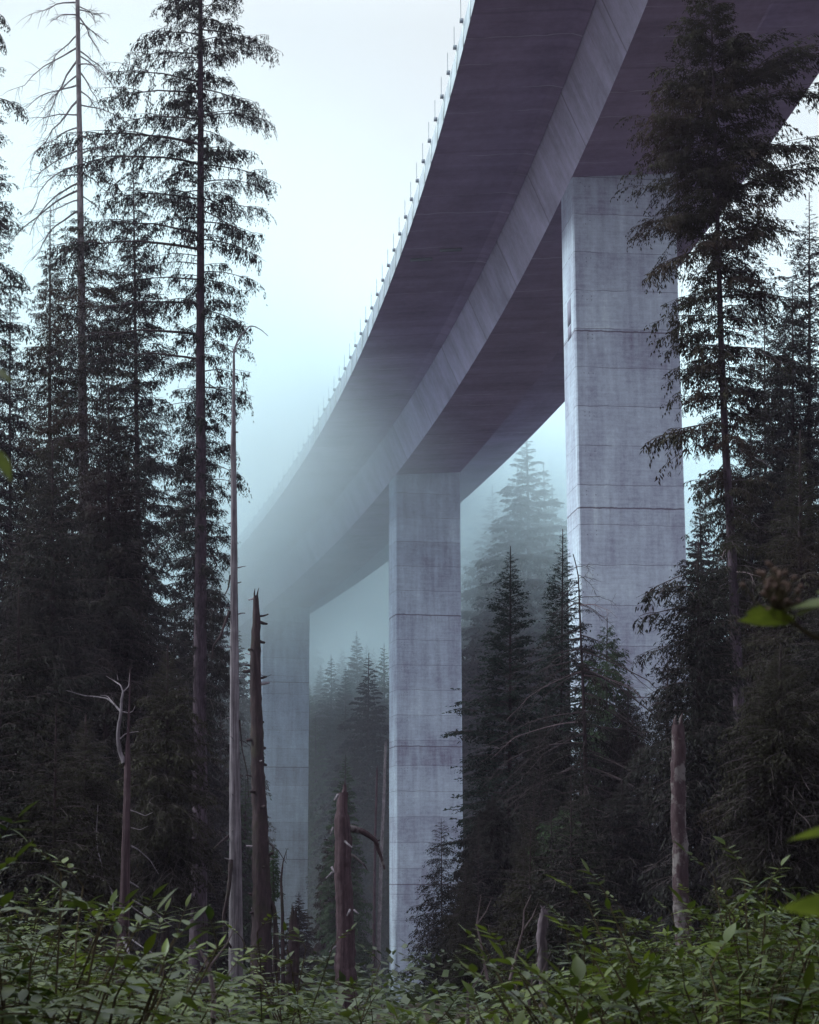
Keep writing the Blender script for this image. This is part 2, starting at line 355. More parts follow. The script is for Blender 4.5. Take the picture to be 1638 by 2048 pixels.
# piers
JO = {-1: [24, 15], 0: [25.35, 16.77, 7.9, -.8], 1: [19.35, 9.35, -.88], 2: [19.71, 10.83, 1.37, -7], 3: [14, 5]}
Z0 = {-1: .3, 0: .77, 1: .3, 2: 1.37, 3: 0}
for i_ in (-1, 0, 1, 2, 3):
    u = i_*SPAN; x, y, z, th = axis(u); zb = float(ground(x, y))-2.0
    mt = concrete_pier('pier_concrete', JO[i_], Z0[i_])
    rx = np.array([math.cos(th), math.sin(th)]); fx = np.array([-math.sin(th), math.cos(th)])
    c = .07  # chamfer
    loop = [(-HW+c, -HT), (HW-c, -HT), (HW, -HT+c), (HW, HT-c), (HW-c, HT), (-HW+c, HT), (-HW, HT-c), (-HW, -HT+c)]
    V = []; UV = []; Q = []; n = len(loop)
    for k in range(n):
        a, b_ = loop[k], loop[(k+1) % n]; L = math.dist(a, b_)
        zs_t = [z+SE*q[0]+BG*q[1]-.004 for q in (a, b_)]
        for t_, q, zt in ((0, a, zs_t[0]), (L, b_, zs_t[1])):
            xy = np.array([x, y])+rx*q[0]+fx*q[1]
            uu = t_ if k == 0 else 50+t_
            V += [(xy[0], xy[1], zb), (xy[0], xy[1], zt)]; UV += [(uu, zb), (uu, zt)]
        o = 4*k; Q.append([o, o+2, o+3, o+1])
    mesh('pier', V, [np.array(Q)], mt, via, uv=UV)
# repair patch on the near pier's narrow face
x, y, z, th = axis(0); rx = np.array([math.cos(th), math.sin(th), 0]); fx = np.array([-math.sin(th), math.cos(th), 0])
g = Geo(); c0 = np.array([x, y, 0])-rx*(HW+.004)
b = NB('patched_concrete'); M['patch'] = b.end(b.princ((.20, .19, .27), .9, .2))
for (s0, za, h_) in ((-.15, 26.6, .62), (-.15, 25.6, .32)):
    box(g, c0+fx*s0+np.array([0, 0, za]), rx*.006, fx*.42, (0, 0, h_))
g.build('repair_patch', M['patch'], via)
# ------------------------------------------------------------------ conifers
def rot_to(d, roll=0.0):
    """matrix taking +x to d keeping z as upright as possible"""
    d = np.asarray(d, float); d = d/np.linalg.norm(d); up = np.array([0, 0, 1.])
    y = np.cross(up, d); nl = np.linalg.norm(y); y = y/nl if nl > 1e-4 else np.array([0, 1., 0]); z = np.cross(d, y)
    c, s = math.cos(roll), math.sin(roll); y2 = y*c+z*s; z2 = -y*s+z*c
    return np.stack([d, y2, z2], 1)
def spray_quads(P, D, L, Wd, rng, side):
    """flat kite-shaped sprays: P base, D unit direction, L length, Wd width, side unit vector"""
    n = len(P); a = P; tip = P+D*L[:, None]; mid = P+D*(L*.45)[:, None]
    V = np.stack([a, mid+side*Wd[:, None]/2, tip, mid-side*Wd[:, None]/2], 1).reshape(-1, 3)
    return V, np.arange(4*n).reshape(n, 4)
def bough(seed, L, style, detail=1.0):
    """one bough along +x, length L metres: a main axis, side limbs, drooping twigs and needle sprays in uneven clumps"""
    rng = np.random.default_rng(seed); wood = Geo(); st = style; Ps, Ds, Ls, Ws, Ss = [], [], [], [], []
    n = 9; t = np.linspace(0, 1, n); lat = rng.normal(0, .05, n).cumsum()*t*.5
    z = st['rise']*t-st['sag']*t**2.2+rng.normal(0, .012, n).cumsum()*t
    main = np.stack([L*t*(1-.05*t), L*lat, L*z], 1); axes = [(main, L, st['bare'], 1.0)]
    r0 = .0085*L+.004; tube(wood, main, r0*(1-.85*t), 4, 0)
    def at(path, tt): m_ = len(path); return np.array([np.interp(tt, np.linspace(0, 1, m_), path[:, q]) for q in range(3)])
    for k in range(int(st['limbs']*min(1.6, L)+.5)):
        tt = rng.uniform(st['bare']+.05, .8); p = at(main, tt); sg = 1 if k % 2 else -1; l = L*(1-tt)*rng.uniform(.5, .95)
        a = R(rng.uniform(28, 58)); m_ = 6; s_ = np.linspace(0, 1, m_)
        d0 = np.array([math.cos(a), sg*math.sin(a), rng.normal(st['tilt'], .12)]); P = p+d0[None]*l*s_[:, None]; P[:, 2] -= st['sag']*.9*l*s_**2; P[:, 0] += .12*l*s_**2
        axes.append((P, l, .12, .8)); tube(wood, P, np.linspace(r0*.45, .003, m_), 4, 0, cap=False)
    def spray(q, dd, s2, k=1.0):
        pe = np.cross(dd, [0, 0, 1.]); pe /= np.linalg.norm(pe)+1e-6
        for s3 in (-1, 1):
            v = dd*.75+pe*s3*(.5+.3*rng.random())+rng.normal(0, .17, 3)+np.array([0, 0, -st['hang']*(.2+rng.random())])
            v /= np.linalg.norm(v); Ps.append(q); Ds.append(v); Ls.append(st['sl']*(.55+.9*rng.random())*(1-.3*s2)*k); Ws.append(st['sw']*(.7+.6*rng.random())*k)
            sd_ = np.cross(v, rng.normal(0, 1, 3)*.5+np.array([0, 0, 1.])); Ss.append(sd_/(np.linalg.norm(sd_)+1e-6))
    for path, AL, bare, kk in axes:
        k = max(3, int(AL*(1-bare)/st['space']*detail)); cl = rng.random(7)
        for j in range(k):
            tt = bare+(1-bare)*(j+rng.random())/k; c = np.interp(tt, np.linspace(0, 1, 7), cl)
            for sg in (-1, 1):
                if rng.random() < st['gap']+(st['clump'] if c < .4 else 0): continue
                l = (.16+AL*st['wide']*(1-tt*.75)*min(1, .5+tt*2))*rng.uniform(.3, 1.15)*(.6+.7*c)
                l = min(l, .9); p = at(path, tt); ax = at(path, min(1, tt+.05))-at(path, max(0, tt-.05)); ax /= np.linalg.norm(ax)+1e-6
                ang = R(58-25*tt)+rng.normal(0, .22); sd = np.array([-ax[1], ax[0], 0]); sd /= np.linalg.norm(sd)+1e-6
                d0 = ax*math.cos(ang)+sd*sg*math.sin(ang)+np.array([0, 0, rng.normal(st['tilt'], .15)]); m_ = 5; s_ = np.linspace(0, 1, m_)
                tw = p+d0[None]*l*s_[:, None]*(1-.25*st['droop']*s_[:, None]); tw[:, 2] -= st['droop']*l*s_**1.6*(.4+rng.random())
                if l > .3: tube(wood, tw, np.linspace(.0035+.003*l, .002, m_), 3, 0, cap=False)
                ns = max(2, int(l/st['gapl']*detail))
                for s2 in (np.arange(ns)+rng.random(ns))/ns:
                    i_ = min(m_-2, int(s2*(m_-1))); f = s2*(m_-1)-i_; dd = tw[i_+1]-tw[i_]; spray(tw[i_]+dd*f, dd/(np.linalg.norm(dd)+1e-6), s2)
        for _ in range(int(st['tassel']*AL*5*detail)):     # hanging tassels
            tt = rng.uniform(.1, .97); q = at(path, tt)+np.array([0, rng.normal(0, .04*AL), 0]); hl = rng.uniform(.10, .5)*min(1.1, .25+AL*.4)
            for s2 in np.arange(.05, 1, .13/detail):
                v = np.array([rng.normal(0, .38), rng.normal(0, .38), -1.]); v /= np.linalg.norm(v)
                Ps.append(q+np.array([rng.normal(0, .02), rng.normal(0, .02), -hl*s2])); Ds.append(v); Ls.append(st['sl']*(.7+.6*rng.random())); Ws.append(st['sw']*(.7+.6*rng.random()))
                sd_ = np.cross(v, rng.normal(0, 1, 3)); Ss.append(sd_/np.linalg.norm(sd_))
    V, Q = spray_quads(np.array(Ps), np.array(Ds), np.array(Ls), np.array(Ws), rng, np.array(Ss))
    wv, wo_ = wood.arrays()
    return dict(L=L, wv=wv, wt=wo_[3][0], wq=wo_[4][0], fv=V, fq=Q)
ST = {
 'hemlock': dict(rise=.12, sag=.30, space=.085, bare=.05, gap=.05, clump=.5, limbs=3.6, wide=.20, tilt=-.05, droop=.65, gapl=.065, hang=.8, sl=.10, sw=.025, tassel=.8),
 'lacy':    dict(rise=.13, sag=.28, space=.13, bare=.22, gap=.10, clump=.72, limbs=2.6, wide=.20, tilt=-.1, droop=1.0, gapl=.06, hang=1.1, sl=.085, sw=.021, tassel=1.7),
 'fir':     dict(rise=.12, sag=.22, space=.12, bare=.04, gap=.05, clump=.2, limbs=4.0, wide=.20, tilt=.0, droop=.18, gapl=.075, hang=.12, sl=.10, sw=.034, tassel=0),
 'cedar':   dict(rise=.02, sag=.26, space=.11, bare=.05, gap=.05, clump=.4, limbs=3.2, wide=.22, tilt=-.2, droop=.95, gapl=.07, hang=1.2, sl=.13, sw=.032, tassel=.9),
 'hemlock_c': dict(rise=.12, sag=.30, space=.07, bare=.05, gap=.05, clump=.45, limbs=3.6, wide=.20, tilt=-.05, droop=.6, gapl=.04, hang=.6, sl=.062, sw=.0135, tassel=.4),
 'hemlock_n': dict(rise=.12, sag=.30, space=.085, bare=.05, gap=.05, clump=.45, limbs=3.4, wide=.20, tilt=-.05, droop=.65, gapl=.055, hang=.7, sl=.085, sw=.022, tassel=.5),
 'far':     dict(rise=.08, sag=.30, space=.17, bare=.04, gap=.05, clump=.3, limbs=3, wide=.30, tilt=-.05, droop=.5, gapl=.12, hang=.6, sl=.24, sw=.085, tassel=.4),
}
_B = {}
def boughs(style, detail=1.0):
    key = (style, detail)
    if key not in _B:
        _B[key] = [bough(hash_(style)+k*7+int(L*10), L, ST[style], detail) for L in ((.7, 1.3, 2.2, 3.4) if style != 'far' else (1.6, 3.0)) for k in range(4 if style != 'far' else 3)]
    return _B[key]
def hash_(s): return sum(ord(c)*(i+3) for i, c in enumerate(s))
DENS = 1.0
class Crown:
    def __init__(s): s.wv = []; s.wt = []; s.wq = []; s.fv = []; s.fq = []; s.nw = 0; s.nf = 0
    def put(s, b, Rm, p, sc, wood=True):
        if wood:
            s.wv.append(b['wv']@Rm.T*sc+p); s.wt.append(b['wt']+s.nw); s.wq.append(b['wq']+s.nw); s.nw += len(b['wv'])
        s.fv.append(b['fv']@Rm.T*sc+p); s.fq.append(b['fq']+s.nf); s.nf += len(b['fv'])
    def build(s, parent, fmat, wmat, extra=None):
        V = np.concatenate(s.wv+s.fv) if s.wv else np.concatenate(s.fv)
        wt = np.concatenate(s.wt) if s.wt else np.zeros((0, 3), int); wq = np.concatenate(s.wq) if s.wq else np.zeros((0, 4), int)
        fq = np.concatenate(s.fq)+s.nw; fs = [f for f in (wt, wq, fq) if len(f)]
        mi = np.concatenate([np.ones(len(wt), int), np.ones(len(wq), int), np.zeros(len(fq), int)])
        return mesh('crown', V, fs, [fmat, wmat], parent, mi)
def trunk_geo(path, r0, r1, rng, bump=.06, n=12, seg=40):
    path = np.asarray(path, float); z = np.linspace(0, 1, seg); lens = np.concatenate([[0], np.cumsum(np.linalg.norm(np.diff(path, axis=0), axis=1))]); lens /= lens[-1]
    P = np.stack([np.interp(z, lens, path[:, k]) for k in range(3)], 1)
    P[:, :2] += rng.normal(0, .012, (seg, 2)).cumsum(0)*.35*(r0/.2)
    rad = r0+(r1-r0)*z**.9; rad = rad+r0*.45*np.exp(-z*28)
    g = Geo(); tube(g, P, rad, n, 0, True, bump, rng); return g, P, rad
def conifer(name, label, cat, path, r0, r1, prof, style='hemlock', n=110, mat='needle', wmat='twig', bmat='bark', seed=0, detail=1.0,
            group=None, elev=(25, -12), azbias=None, explicit=(), dead=0, rj=.45, thin=None, lower_dead=None, crown_wood=True, seg=40):
    """path: trunk polyline from base to top. prof: [(height fraction, bough length m)]"""
    rng = np.random.default_rng(seed+11); path = np.asarray(path, float); base = path[0].copy()
    root = thing(name, label, cat, tuple(base), group); loc = path-base
    g, P, rad = trunk_geo(loc, r0, r1, rng, seg=seg); g.build('trunk', M[bmat], root, True)
    hs = P[:, 2]/P[-1, 2]; pf = np.array(prof, float); lo, hi = pf[0, 0], pf[-1, 0]
    C = Crown(); B = boughs(style, detail); LB = np.array([b['L'] for b in B])
    n = int(n*DENS); u = np.linspace(0, 1, n, endpoint=False)+rng.random(n)/n
    ff = lo+(hi-lo)*u**.92
    ga = rng.random()*6.28
    for k, f in enumerate(ff):
        if thin is not None and rng.random() > np.interp(f, [q[0] for q in thin], [q[1] for q in thin]): continue
        L = np.interp(f, pf[:, 0], pf[:, 1])*(1-rj+rj*1.25*rng.random())
        az = ga+k*2.39996+rng.normal(0, .25)
        if azbias is not None and rng.random() < azbias[1]: az = azbias[0]+rng.normal(0, .6)
        tt = (f-lo)/(hi-lo+1e-6); el = R(elev[1]+(elev[0]-elev[1])*tt**1.3+rng.normal(0, 6))
        if L < .12: L = .12
        b = B[int(np.argmin(abs(LB-L)+rng.random(len(LB))*.35))]
        d = np.array([math.cos(az)*math.cos(el), math.sin(az)*math.cos(el), math.sin(el)])
        p = np.array([np.interp(f, hs, P[:, q]) for q in range(3)])
        C.put(b, rot_to(d, rng.normal(0, .25)), p, L/b['L'])
    for (sy, tip, sc) in explicit:   # boughs read off the photograph: start height on trunk (world z), tip world point
        sz = sy-base[2]; p = np.array([np.interp(sz, P[:, 2], P[:, q]) for q in range(3)]); v = np.asarray(tip)-base-p; L = np.linalg.norm(v)
        b = B[int(np.argmin(abs(LB-L)+rng.random(len(LB))*.3))]; v = v+np.array([0, 0, L*.12]); C.put(b, rot_to(v, 0), p, L*sc/b['L'])
    C.build(root, M[mat], M[wmat])
    if dead:   # grey, bare dead limbs under the living crown
        for q in range(dead):
            f = rng.uniform(*(lower_dead or (.05, lo))); p = np.array([np.interp(f, hs, P[:, c]) for c in range(3)]); az = rng.uniform(0, 6.28)
            dead_branch(root, p, az, rng.uniform(.5, 1.5)*(1 if L > 0 else 1), rng, 'dead_twig')
    return root
def dead_branch(root, p, az, L, rng, mat, up=-.1, name='dead_branch', twigs=6, sag=.25, r=.012, d0=None, wob=.018):
    g = Geo(); m_ = 8; t = np.linspace(0, 1, m_)
    d = np.array([math.cos(az), math.sin(az), up]) if d0 is None else np.asarray(d0, float); d = d/np.linalg.norm(d)
    pt_ = p+d[None]*L*t[:, None]; pt_[:, 2] -= sag*L*t**2; pt_ += rng.normal(0, wob*L, (m_, 3)).cumsum(0)*t[:, None]
    tube(g, pt_, r*(.6+.5*L)*(1-.8*t), 5, 0)
    for k in range(twigs):
        s = rng.uniform(.25, .98); q = np.array([np.interp(s, t, pt_[:, c]) for c in range(3)])
        v = d*.6+rng.normal(0, .45, 3)+np.array([0, 0, -.15]); v /= np.linalg.norm(v); l = L*rng.uniform(.12, .42)
        tt = np.linspace(0, 1, 4); pp = q+v[None]*l*tt[:, None]; pp[:, 2] -= .25*l*tt**2; pp += rng.normal(0, .03*l, (4, 3))
        tube(g, pp, np.linspace(r*.35, r*.15, 4), 3, 0, cap=False)
    return g.build(name, M[mat], root)
def trunk_px(pts, d, zb=None, dz=0.0):
    """trunk polyline through photo points (px,py) at distance d, extended down to the ground"""
    P = [W(px, py, d) for px, py in pts]; P = sorted(P, key=lambda q: q[2]); b = P[0].copy(); gz = float(ground(b[0], d))-.15
    if b[2] > gz+.3:
        P.insert(0, np.array([b[0]+(b[0]-P[1][0])*.0, d, gz]))
    return np.array(P)
def ex(d, items, sc=1.05, dd=0.0):
    """items (start y px, tip px, tip py)"""
    return [(W(0, sy, d)[2], W(tx, ty, d+dd), sc) for sy, tx, ty in items]
def zfrac(path, d, py): z = W(800, py, d)[2]; return (z-path[0][2])/(path[-1][2]-path[0][2])
def prof_px(path, d, items): return sorted([(zfrac(path, d, py), wpx/F*d) for py, wpx in items])

DENS = 2.1
# --- left: the main hemlock with the clean visible trunk
d = 46; tp = trunk_px([(398, 1850), (399, 1400), (401, 1000), (400, 500), (401, 200), (401, -60), (402, -330)], d)
conifer('hemlock_tree', 'tall hemlock with a clean straight dark trunk and lacy drooping boughs against the sky', 'tree', tp, .215, .03,
    prof_px(tp, d, [(1500, 70), (1150, 90), (1000, 105), (600, 130), (300, 140), (100, 120), (-100, 80), (-320, 10)]), 'lacy', 150, 'needle', seed=3, detail=1.25,
    elev=(30, -14), rj=.6, thin=[(0, .55), (.35, .75), (.6, .8), (1, 1)],
    explicit=ex(d, [(60, 560, 112), (-20, 490, 8), (30, 455, 60), (178, 548, 232), (95, 480, 105), (235, 552, 240), (330, 556, 378), (365, 540, 372), (300, 480, 300), (400, 470, 440),
      (480, 532, 512), (420, 525, 500), (545, 520, 560), (560, 500, 590), (640, 495, 640), (620, 510, 665), (775, 500, 800), (760, 490, 830), (70, 262, 80), (110, 252, 118), (165, 205, 170), (185, 190, 230),
      (240, 215, 250), (290, 110, 290), (330, 120, 330), (400, 190, 400), (470, 160, 455), (560, 230, 590), (500, 80, 520), (610, 150, 640), (670, 90, 700), (720, 150, 730), (900, 250, 960), (860, 480, 905), (1000, 330, 1050), (1060, 270, 1120),
      (-40, 325, 0), (20, 345, -6), (5, 330, 25)]))
# --- left: dead-topped tree
d = 51; tp = trunk_px([(170, 1850), (166, 900), (160, 480), (157, 200), (154, 0), (152, -110)], d)
dt = conifer('dying_spruce', 'dying conifer with a bare lichen-hung grey top and living boughs only lower down', 'tree', tp, .21, .05,
    prof_px(tp, d, [(1750, 120), (1300, 150), (900, 140), (620, 125), (480, 70), (420, 40)]), 'hemlock', 120, 'needle_olive', bmat='bark_grey', seed=21, elev=(5, -22), detail=.9,
    explicit=ex(d, [(290, 80, 320), (288, 70, 300), (300, 255, 300), (320, 250, 380)]))
rng = np.random.default_rng(5); P0 = np.array(tp)-tp[0]
for (sy, tx, ty) in [(5, 72, 20), (12, 200, 30), (20, 207, 32), (30, 110, 52), (30, 190, 85), (45, 207, 66), (70, 100, 115), (95, 75, 140), (100, 212, 120), (110, 218, 135), (120, 80, 210), (130, 222, 150), (150, 95, 205), (170, 72, 195), (180, 210, 215),
                     (200, 80, 290), (210, 230, 230), (230, 90, 245), (255, 78, 265), (270, 230, 330), (300, 75, 345), (330, 82, 380), (345, 215, 358), (350, 82, 350), (365, 60, 420), (380, 50, 450), (390, 210, 415), (400, 90, 420), (60, 150, 0), (420, 65, 480), (140, 200, 190), (310, 225, 260)]:
    p = np.array([np.interp(W(0, sy, d)[2]-tp[0][2], P0[:, 2], P0[:, c]) for c in range(3)])
    v = W(tx, ty+12, d)-tp[0]-p; v[1] += rng.normal(0, .35); L = float(np.linalg.norm(v)); v[2] += .22*L
    dead_branch(dt, p, 0, L*1.05, rng, 'bark_grey', sag=.30, twigs=16, r=.022, d0=v, wob=.04)
# --- left: the crowded conifers behind
def simple(name, label, d, x, top, halfw, n=90, style='hemlock', mat='needle', seed=0, base=1850, r=.17, elev=(30, -16), wid=None, **k):
    if d < 40 and style == 'hemlock': style = 'hemlock_n' if d > 28 else 'hemlock_c'
    xt = x[1] if isinstance(x, tuple) else x; xb = x[0] if isinstance(x, tuple) else x
    tp = trunk_px([(xb, base), ((xb+xt)/2, (base+top)/2), (xt, top)], d)
    pf = wid or [(base-60, halfw*.95), (top+(base-top)*.55, halfw), (top+(base-top)*.25, halfw*.62), (top+12, halfw*.07)]
    return conifer(name, label, 'tree', tp, r, .012, prof_px(tp, d, pf), style, n, mat, seed=seed, elev=elev, **k)
simple('hemlock_tree', 'shaggy brown-green hemlock directly left of the bare-topped dying tree', 54, (95, 100), 415, 115, 150, mat='needle_olive', seed=31, bmat='bark_dark')
simple('hemlock_tree', 'hemlock filling the gap between the dead-topped tree and the clean dark trunk', 57, (290, 268), 325, 118, 150, 'hemlock', 'needle', 32, r=.19, bmat='bark_dark', wid=[(1800, 120), (1000, 118), (700, 95), (480, 60), (340, 14)])
simple('hemlock_tree', 'dark hemlock cut by the left picture edge with boughs reaching in', 49, (-35, -30), -60, 125, 120, 'hemlock', 'needle', 33, bmat='bark_dark', explicit=ex(49, [(10, 20, 50), (40, 22, 100), (190, 62, 228), (430, 35, 440), (520, 60, 560), (640, 75, 660), (330, 8, 330)]))
simple('hemlock_tree', 'deep-shaded hemlock low down between the tall left trunks', 43, (215, 220), 760, 135, 150, 'hemlock', 'needle_dark', 34, bmat='bark_dark')
simple('hemlock_tree', 'broad dark hemlock whose boughs spread behind the bleached little snag', 38, (100, 105), 880, 150, 160, 'hemlock', 'needle', 35, bmat='bark_dark')
simple('hemlock_tree', 'hemlock showing feathery green tips just right of the clean dark trunk', 62, (390, 395), 700, 92, 130, 'hemlock', 'needle', 36, r=.2, bmat='bark_dark', wid=[(1800, 90), (1400, 95), (1150, 80), (980, 70), (850, 40), (720, 12)])
simple('hemlock_tree', 'brownish young hemlock standing behind the bleached little snag', 33, (330, 335), 1290, 125, 110, 'hemlock', 'needle_olive', 37, r=.1, bmat='bark_dark')
simple('hemlock_tree', 'low shaggy hemlock at the lower left behind the leafy shrubs', 29, (30, 35), 1180, 150, 120, 'hemlock', 'needle_dark', 38, r=.11, bmat='bark_dark')
simple('hemlock_tree', 'small brown hemlock sapling left of the bleached snag base', 27, (170, 172), 1430, 110, 90, 'hemlock', 'needle_olive', 39, r=.07, bmat='bark_dark')
simple('hemlock_tree', 'dark hemlock at the far left edge half hidden by its taller neighbour', 60, (20, 22), 560, 110, 130, 'hemlock', 'needle', 40, bmat='bark_dark')
# --- snags
def stub(root, p, d, L, r, mat, rng, name='stub'):
    g = Geo(); d = np.asarray(d, float); d /= np.linalg.norm(d); t = np.linspace(0, 1, 5)
    pp = p+d[None]*L*t[:, None]+rng.normal(0, .03*L, (5, 3))*t[:, None]; tube(g, pp, r*(1.25-.55*t), 6, 0, True, .2, rng); return g.build(name, M[mat], root)
def limb(root, pts, d, r0, r1, mat, base, name='branch', wob=.0, rng=None):
    g = Geo(); P = np.array([W(a, b, d+dz) for a, b, dz in pts])-base
    t = np.linspace(0, 1, len(P)); tt = np.linspace(0, 1, len(P)*4); P = np.stack([np.interp(tt, t, P[:, k]) for k in range(3)], 1)
    Ps = P.copy(); Ps[1:-1] = (P[:-2]+P[1:-1]*2+P[2:])/4
    tube(g, Ps, np.linspace(r0, r1, len(Ps)), 6, 0, True, .12, rng or np.random.default_rng(1)); return g.build(name, M[mat], root)
def snag(name, label, pts, d, widths, mat, seed, jag=.3, n=14, bump=.07):
    rng = np.random.default_rng(seed); tp = trunk_px(pts, d); base = tp[0].copy(); root = thing(name, label, 'dead tree', tuple(base))
    loc = tp-base; seg = 90; n = 22; zz = np.linspace(0, loc[-1, 2], seg); P = np.stack([np.interp(zz, loc[:, 2], loc[:, 0]), np.interp(zz, loc[:, 2], loc[:, 1]), zz], 1)
    P[:, 0] += np.convolve(rng.normal(0, .03, seg+8), np.ones(9)/9, 'valid')*(widths[0][1]/20)
    wy = sorted([(W(0, py, d)[2]-base[2], wp/F*d/2) for py, wp in widths]); rad = np.interp(zz, [q[0] for q in wy], [q[1] for q in wy])
    rad[0] *= 1.5; rad[1] *= 1.15
    g = Geo(); tube(g, P, rad, n, 0, False, bump*.55, rng, .045)
    # splintered broken top
    top = P[-1]; r = rad[-1]
    for k in range(6):
        a = rng.uniform(0, 6.28); q = top+np.array([math.cos(a), math.sin(a), 0])*r*.55; h = jag*rng.uniform(.25, 1)
        tube(g, [q-np.array([0, 0, .12]), q+np.array([0, 0, h*.5]), q+np.array([rng.normal(0, .02), 0, h])], [r*.42, r*.3, .004], 5, 0)
    g.add(np.vstack([g.v[0][-n:], top[None]]), [[k, (k+1) % n, n] for k in range(n)], 0)
    g.build('trunk', M[mat], root, False)
    return root, base, P, rad, rng
def stubs(root, base, P, rad, rng, ys, d, mat, rr=.018, Lr=(.06, .16)):
    for py, sx in ys:
        z = W(0, py, d)[2]-base[2]; i = int(np.argmin(abs(P[:, 2]-z))); a = (0 if sx > 0 else math.pi)+rng.normal(0, .5) if sx else -math.pi/2+rng.normal(0, .5)
        v = np.array([math.cos(a), math.sin(a), rng.uniform(-.3, .3)]); stub(root, P[i]+v*rad[i]*.7, v, rng.uniform(*Lr)*rng.uniform(.4, 1.3)+rad[i]*.3, rr*rng.uniform(.45, 1.2), mat, rng)
d = 35; root, base, P, rad, rng = snag('dead_snag', 'slender pale barkless snag with a crooked curled tip, beside the clean hemlock trunk',
    [(472, 1900), (469, 1500), (468, 1100), (467, 900), (468, 700)], d, [(700, 4), (830, 8), (900, 11), (1000, 12), (1200, 15), (1400, 18), (1600, 22), (1800, 26), (1950, 28)], 'snag_pale', 51, .05)
limb(root, [(468, 706, 0), (472, 690, 0), (478, 675, 0), (490, 662, 0), (499, 652, .1), (510, 653, .1), (523, 660, .2), (536, 672, .2)], d, .022, .006, 'snag_pale', base, 'curled_tip', rng=rng)
limb(root, [(466, 704, 0), (445, 694, .3), (420, 672, .5), (405, 660, .6)], d, .012, .005, 'bark_dark', base, rng=rng)
limb(root, [(460, 1222, 0), (450, 1245, -.1), (440, 1275, -.2), (427, 1290, -.2), (424, 1318, -.2)], d, .030, .010, 'bark_dark', base, rng=rng)
limb(root, [(460, 1150, 0), (457, 1175, 0), (450, 1190, -.1), (440, 1187, -.2)], d, .018, .006, 'bark_dark', base, rng=rng)
limb(root, [(479, 1440, 0), (482, 1470, 0), (484, 1500, 0), (495, 1545, 0), (497, 1595, 0)], d, .016, .007, 'bark_dark', base, rng=rng)
limb(root, [(480, 1480, 0), (490, 1484, 0), (500, 1492, 0)], d, .010, .006, 'bark_dark', base, rng=rng)
limb(root, [(459, 1670, 0), (440, 1685, -.2), (425, 1700, -.3), (415, 1715, -.3)], d, .02, .006, 'bark_dark', base, rng=rng)
limb(root, [(462, 1720, -.1), (458, 1780, -.25), (446, 1835, -.3), (452, 1880, -.3), (462, 1895, -.2)], d, .045, .022, 'bark_dark', base, 'hanging_limb', rng=rng)
stubs(root, base, P, rad, rng, [(822, -1), (866, 1), (1040, -1), (1140, 1), (1170, 1), (1215, -1), (1225, 1), (1300, -1), (1350, 1), (1440, -1), (1480, 0), (1525, 1), (1600, -1), (1660, 0), (1700, 1), (1730, -1)], d, 'snag_pale', .016)
d = 32; root, base, P, rad, rng = snag('dead_snag', 'knobbly black-barked snag with a pale splintered top standing before the farthest pier',
    [(522, 1910), (524, 1780), (519, 1650), (514, 1500), (511, 1350), (513, 1240), (511, 1196)], d, [(1196, 11), (1230, 14), (1300, 20), (1400, 22), (1550, 26), (1650, 30), (1750, 34), (1850, 38), (1950, 42)], 'bark_dark', 52, .18, bump=.16)
stubs(root, base, P, rad, rng, [(1238, 1), (1248, 1), (1282, 1), (1300, -1), (1305, -1), (1330, -1), (1345, -1), (1365, 1), (1362, -1), (1452, 1), (1480, -1), (1530, 0), (1560, -1), (1590, 0), (1620, 0), (1700, -1), (1720, 1), (1740, 0), (1800, -1), (1830, -1), (1860, 1), (1500, 1)], d, 'bark_dark', .03, (.05, .13))
stubs(root, base, P, rad, rng, [(1196, -1), (1367, 1), (1696, -1), (1715, 1), (1530, 0), (1820, -1), (1309, -1)], d, 'bleached', .022, (.08, .16))
limb(root, [(524, 1675, 0), (545, 1692, -.1), (556, 1700, -.1), (565, 1715, -.1), (573, 1727, -.1)], d, .012, .005, 'bark_dark', base, rng=rng)
limb(root, [(518, 1345, 0), (525, 1352, 0), (535, 1353, 0), (543, 1349, 0)], d, .007, .003, 'bark_dark', base, rng=rng)
limb(root, [(528, 1770, 0), (540, 1800, 0), (548, 1815, 0), (553, 1870, 0), (556, 1960, 0)], d, .03, .045, 'bark_dark', base, 'side_stem', rng=rng)
d = 28; root, base, P, rad, rng = snag('broken_trunk', 'thick reddish broken trunk with two crooked dead arms, left of the middle pier',
    [(692, 1960), (690, 1850), (685, 1750), (683, 1660), (684, 1585)], d, [(1585, 20), (1625, 22), (1640, 31), (1680, 34), (1750, 34), (1850, 37), (1950, 42), (2040, 46)], 'snag_red', 53, .16, bump=.10)
limb(root, [(697, 1656, 0), (712, 1659, .1), (728, 1664, .1), (742, 1674, .15), (752, 1682, .15), (757, 1702, .2), (764, 1718, .2), (769, 1738, .2)], d, .055, .018, 'snag_mottled', base, 'bent_arm', rng=rng)
limb(root, [(697, 1709, 0), (709, 1713, .1), (720, 1722, .1), (729, 1730, .1), (735, 1741, .1)], d, .026, .006, 'snag_mottled', base, 'bent_arm', rng=rng)
limb(root, [(757, 1690, .15), (752, 1683, .15), (760, 1680, .15)], d, .02, .008, 'snag_mottled', base, 'fork', rng=rng)
